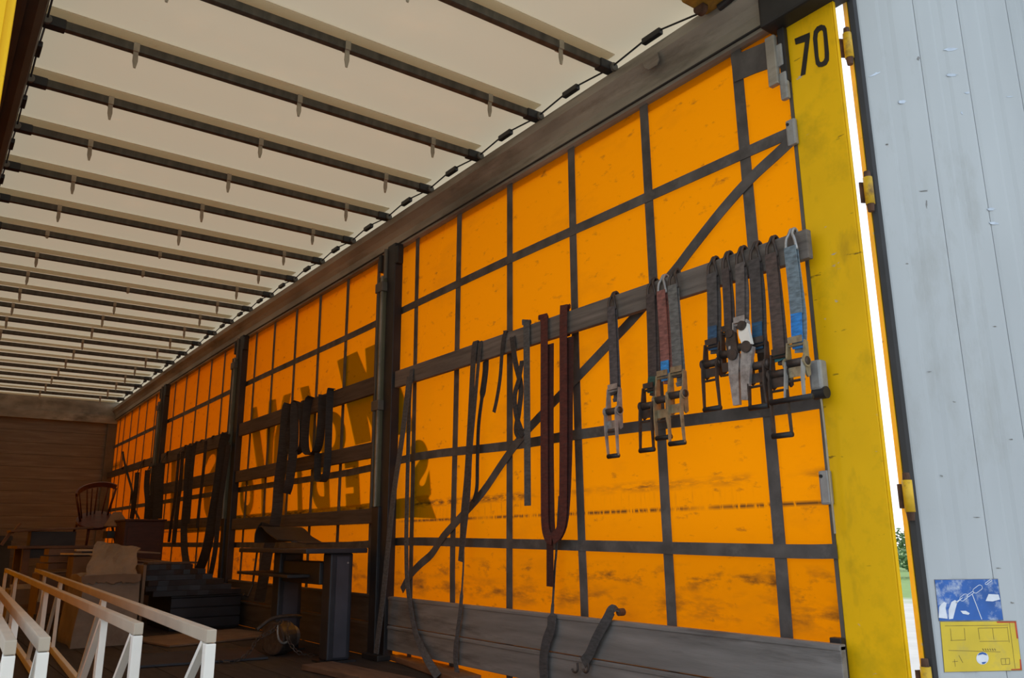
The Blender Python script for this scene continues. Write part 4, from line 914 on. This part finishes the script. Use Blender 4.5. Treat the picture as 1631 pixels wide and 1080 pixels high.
# folded lampshade-like cardboard cone beside the chair
q = YP(188, 842, 9.75)
cn = thing('cardboard_wedge', (q.x, 9.8, q.z-.02), 'tent-folded piece of brown cardboard right of the chair', 'cardboard')
A = YP(165, 838, 9.75); B = YP(180, 816, 9.9); D = YP(192, 815, 9.9); E_ = YP(204, 832, 9.75); F = YP(186, 838, 9.6)
MB().add([A, B, D, E_, F]+[p+Vector((0, .02, -.012)) for p in (A, B, D, E_, F)], [(0, 1, 2, 3, 4), (9, 8, 7, 6, 5)]+[(i, (i+1) % 5, 5+(i+1) % 5, 5+i) for i in range(5)]).build('fold', M_CARD, cn)
q = YP(190, 850, 9.72)
MB().box(q.x-.13, q.x+.12, 9.7, 9.95, q.z-.05, q.z+.03).build('prop', M_DARK, cn, bevel=.01)
# things stacked left of the box
q = YP(140, 880, 7.4)
for i, (cx, rr, lab) in enumerate(((-.03, .2, 'cream paper folder, lower of two lying open by the box'), (.04, -.1, 'cream paper folder, upper of two lying open by the box'))):
    sheet('paper_folder', q.x+cx, 7.45, q.z-.02+i*.03, .26, .3, .014, rr, lab, M_PAPER, 'cream paper folders by the box', cat='folder', tiltx=-.02)
fc_ = thing('brown_carton', (q.x, 7.45, 0), 'small brown carton carrying the cream folders', 'box')
MB().box(q.x-.12, q.x+.14, 7.31, 7.6, 0, q.z-.032).build('body', M_CARD, fc_, bevel=.006)
MB().box(q.x-.12, q.x+.14, 7.306, 7.31, .2, .25).build('tape', M_CARD2, fc_)
q = YP(128, 905, 7.4)
BY = 7.03; q = YP(126, 905, BY); q.x = -1.34
dc = thing('black_bag', (q.x, BY, 0), 'black plastic bag slumped left of the cardboard box', 'bag')
b = MB(); vs = []; fs = []; nu, nv = 20, 10
for j in range(nv+1):
    v = j/nv
    for i in range(nu):
        a = 6.2832*i/nu; r = (.15*math.sin(math.pi*(.1+.9*v*.95))**.6+.03)*(1+.1*math.sin(5*a+3*v)+.06*math.sin(9*a-5*v)); r *= (1-.75*v*v)
        vs.append((q.x+r*math.cos(a), BY+r*math.sin(a), .52*v))
for j in range(nv):
    for i in range(nu): fs.append((j*nu+i, j*nu+(i+1) % nu, (j+1)*nu+(i+1) % nu, (j+1)*nu+i))
fs += [tuple(range(nu))[::-1], tuple(nv*nu+i for i in range(nu))]
b.add(vs, fs).build('sack', M_BLACK, dc, smooth=True)
MB().tube([(q.x, BY, .52), (q.x+.01, BY, .55), (q.x+.04, BY, .58)], [.05, .02, .045], 10).build('tied_neck', M_BLACK, dc)
for i in range(3):
    q = YP(100, 880+i*11, 7.9)
    sheet('timber_offcut', q.x-.02*i, 7.9, q.z-.02, .26, .3, .05, .1*i, 'brown timber offcut, %s of three stacked left of the black bag' % ('topmost', 'middle', 'lowest')[i], M_TABLE, 'timber offcuts left of the black bag', cat='timber')
q = YP(100, 905, 7.9)
cs = thing('wooden_box', (q.x, 8.0, 0), 'low brown wooden box under the timber offcuts', 'box')
MB().box(q.x-.2, q.x+.16, 7.7, 8.2, 0, q.z-.04).build('body', M_TABLE, cs, bevel=.006)
MB().box(q.x-.21, q.x+.17, 7.68, 7.7, .05, .14).build('batten', M_WOODD, cs)
q = YP(52, 950, 8.75)
gc = thing('grey_carton', (q.x, 8.95, 0), 'pale grey-brown carton standing behind the second truss', 'box')
MB().box(q.x-.2, q.x+.2, 8.75, 9.15, 0, .3).build('body', M_CARD2, gc, bevel=.01)
MB().box(q.x-.2, q.x+.2, 8.745, 8.75, .12, .16).build('tape', M_CARD, gc)
MB().obox((q.x, 8.82, .318), (.19, 0, 0), (0, .07, .02), (0, 0, .003)).build('flap', M_CARD2, gc)
# black panel leaning on the front wall
bp_ = thing('leaning_plywood', (-1.9, 13.6, 0), 'black plywood sheet leaning on the left of the front wall', 'plywood')
MB().obox((-1.9, 13.75, .42), (.6, 0, 0), (0, .012, 0), (0, .13, .42)).build('sheet', M_DARK, bp_)
MB().obox((-1.9, 13.73, .80), (.6, 0, 0), (0, .016, 0), (0, .008, .03)).build('edge', M_PLATE, bp_)
# flat things on the floor in front
sheet('cardboard_sheet', -.62, 6.2, .004, .9, .7, .012, .2, 'brown cardboard sheet lying flat on the floor before the dark crate', M_CARD, 'sheets lying on the floor')
sheet('steel_sheet', -1.0, 5.1, .004, .8, .6, .012, -.15, 'blue-black sheet lying flat on the floor beside the trusses', M_PLATE, 'sheets lying on the floor')

# ================================================================== OUTSIDE
def ground_mat():
    M = bpy.data.materials.new('gravel_and_grass'); M.use_nodes = True; n = M.node_tree.nodes; l = M.node_tree.links; p = n['Principled BSDF']; p.inputs['Roughness'].default_value = .95
    t = n.new('ShaderNodeTexCoord'); s1 = n.new('ShaderNodeTexNoise'); s1.inputs['Scale'].default_value = 1.5; s1.inputs['Detail'].default_value = 10
    l.new(t.outputs['Object'], s1.inputs['Vector'])
    r1 = n.new('ShaderNodeValToRGB'); r1.color_ramp.elements[0].color = (.3, .28, .25, 1); r1.color_ramp.elements[1].color = (.48, .45, .41, 1); l.new(s1.outputs['Fac'], r1.inputs[0])
    r2 = n.new('ShaderNodeValToRGB'); r2.color_ramp.elements[0].color = (.07, .14, .02, 1); r2.color_ramp.elements[1].color = (.16, .26, .05, 1); l.new(s1.outputs['Fac'], r2.inputs[0])
    ln = n.new('ShaderNodeVectorMath'); ln.operation = 'LENGTH'; l.new(t.outputs['Object'], ln.inputs[0])
    s2 = n.new('ShaderNodeTexNoise'); s2.inputs['Scale'].default_value = .4; l.new(t.outputs['Object'], s2.inputs['Vector'])
    ad = n.new('ShaderNodeMath'); ad.operation = 'MULTIPLY_ADD'; l.new(s2.outputs['Fac'], ad.inputs[0]); ad.inputs[1].default_value = 6; l.new(ln.outputs['Value'], ad.inputs[2])
    mr = n.new('ShaderNodeMapRange'); mr.inputs['From Min'].default_value = 30; mr.inputs['From Max'].default_value = 33; l.new(ad.outputs[0], mr.inputs['Value'])
    mx = n.new('ShaderNodeMixRGB'); l.new(mr.outputs[0], mx.inputs[0]); l.new(r1.outputs[0], mx.inputs[1]); l.new(r2.outputs[0], mx.inputs[2])
    l.new(mx.outputs[0], p.inputs['Base Color']); return M
b = MB(); n = 48; vs = [(0, 0, -1.25)]; fs = []
for R_ in (8, 25, 60, 160):
    for k in range(n): a = 6.2832*k/n; vs.append((R_*math.cos(a), R_*math.sin(a), -1.25+(.5 if R_ == 160 else 0)))
for k in range(n): fs.append((0, 1+k, 1+(k+1) % n))
for j in range(3):
    for k in range(n): fs.append((1+j*n+k, 1+(j+1)*n+k, 1+(j+1)*n+(k+1) % n, 1+j*n+(k+1) % n))
gr = b.add(vs, fs).build('ground', ground_mat(), origin=(0, 0, -1.25)); tag(gr, 'sunlit gravel yard with grass beyond', kind='structure')
M_LEAF = mat('hedge_leaf', (.06, .13, .025), .7, var=.5, scale=1.2)
M_TRUNK = mat('bark', (.06, .045, .03), .9)
def bush(cx, cy, r, h, label):
    t = thing('bush', (cx, cy, -1.2), label, 'bush', 'bushes beyond the yard')
    b = MB()
    for k in range(900):
        a = random.uniform(0, 6.2832); f = random.random()**.4; e = random.uniform(0, 1)
        rr = r*f*math.sqrt(max(.05, 1-(2*e-1)**2))
        c = Vector((cx+rr*math.cos(a), cy+rr*math.sin(a), -1.1+h*e)); s_ = random.uniform(.12, .26)
        u_ = Vector((random.uniform(-1, 1), random.uniform(-1, 1), random.uniform(-1, 1))).normalized(); v_ = u_.orthogonal().normalized()
        b.add([c-u_*s_, c+v_*s_*.5, c+u_*s_, c-v_*s_*.5], [(0, 1, 2, 3)])
    b.build('foliage', M_LEAF, t)
    MB().tube([(cx, cy, -1.22), (cx+.1, cy, -1.1+h*.6)], [.12, .05], 8).build('trunk', M_TRUNK, t)
dirn = Vector((FX.x*1+RX.x*((1458-815.5)/FPX), FX.y+RX.y*((1458-815.5)/FPX), 0)).normalized(); sdn = Vector((dirn.y, -dirn.x, 0))
for dist, off, r, h, lab in ((48, -.4, 2.0, 2.0, 'low green bush seen through the gap beside the door'), (56, 2.6, 2.6, 2.6, 'rounded green bush to the right of the one in the gap'), (58, -4.0, 2.8, 2.7, 'rounded green bush to the left of the one in the gap'), (66, .6, 3.0, 3.0, 'tall green bush farthest off behind the gap')):
    p = Vector((CAM.x, CAM.y, 0))+dirn*dist+sdn*off; bush(p.x, p.y, r, h, lab)
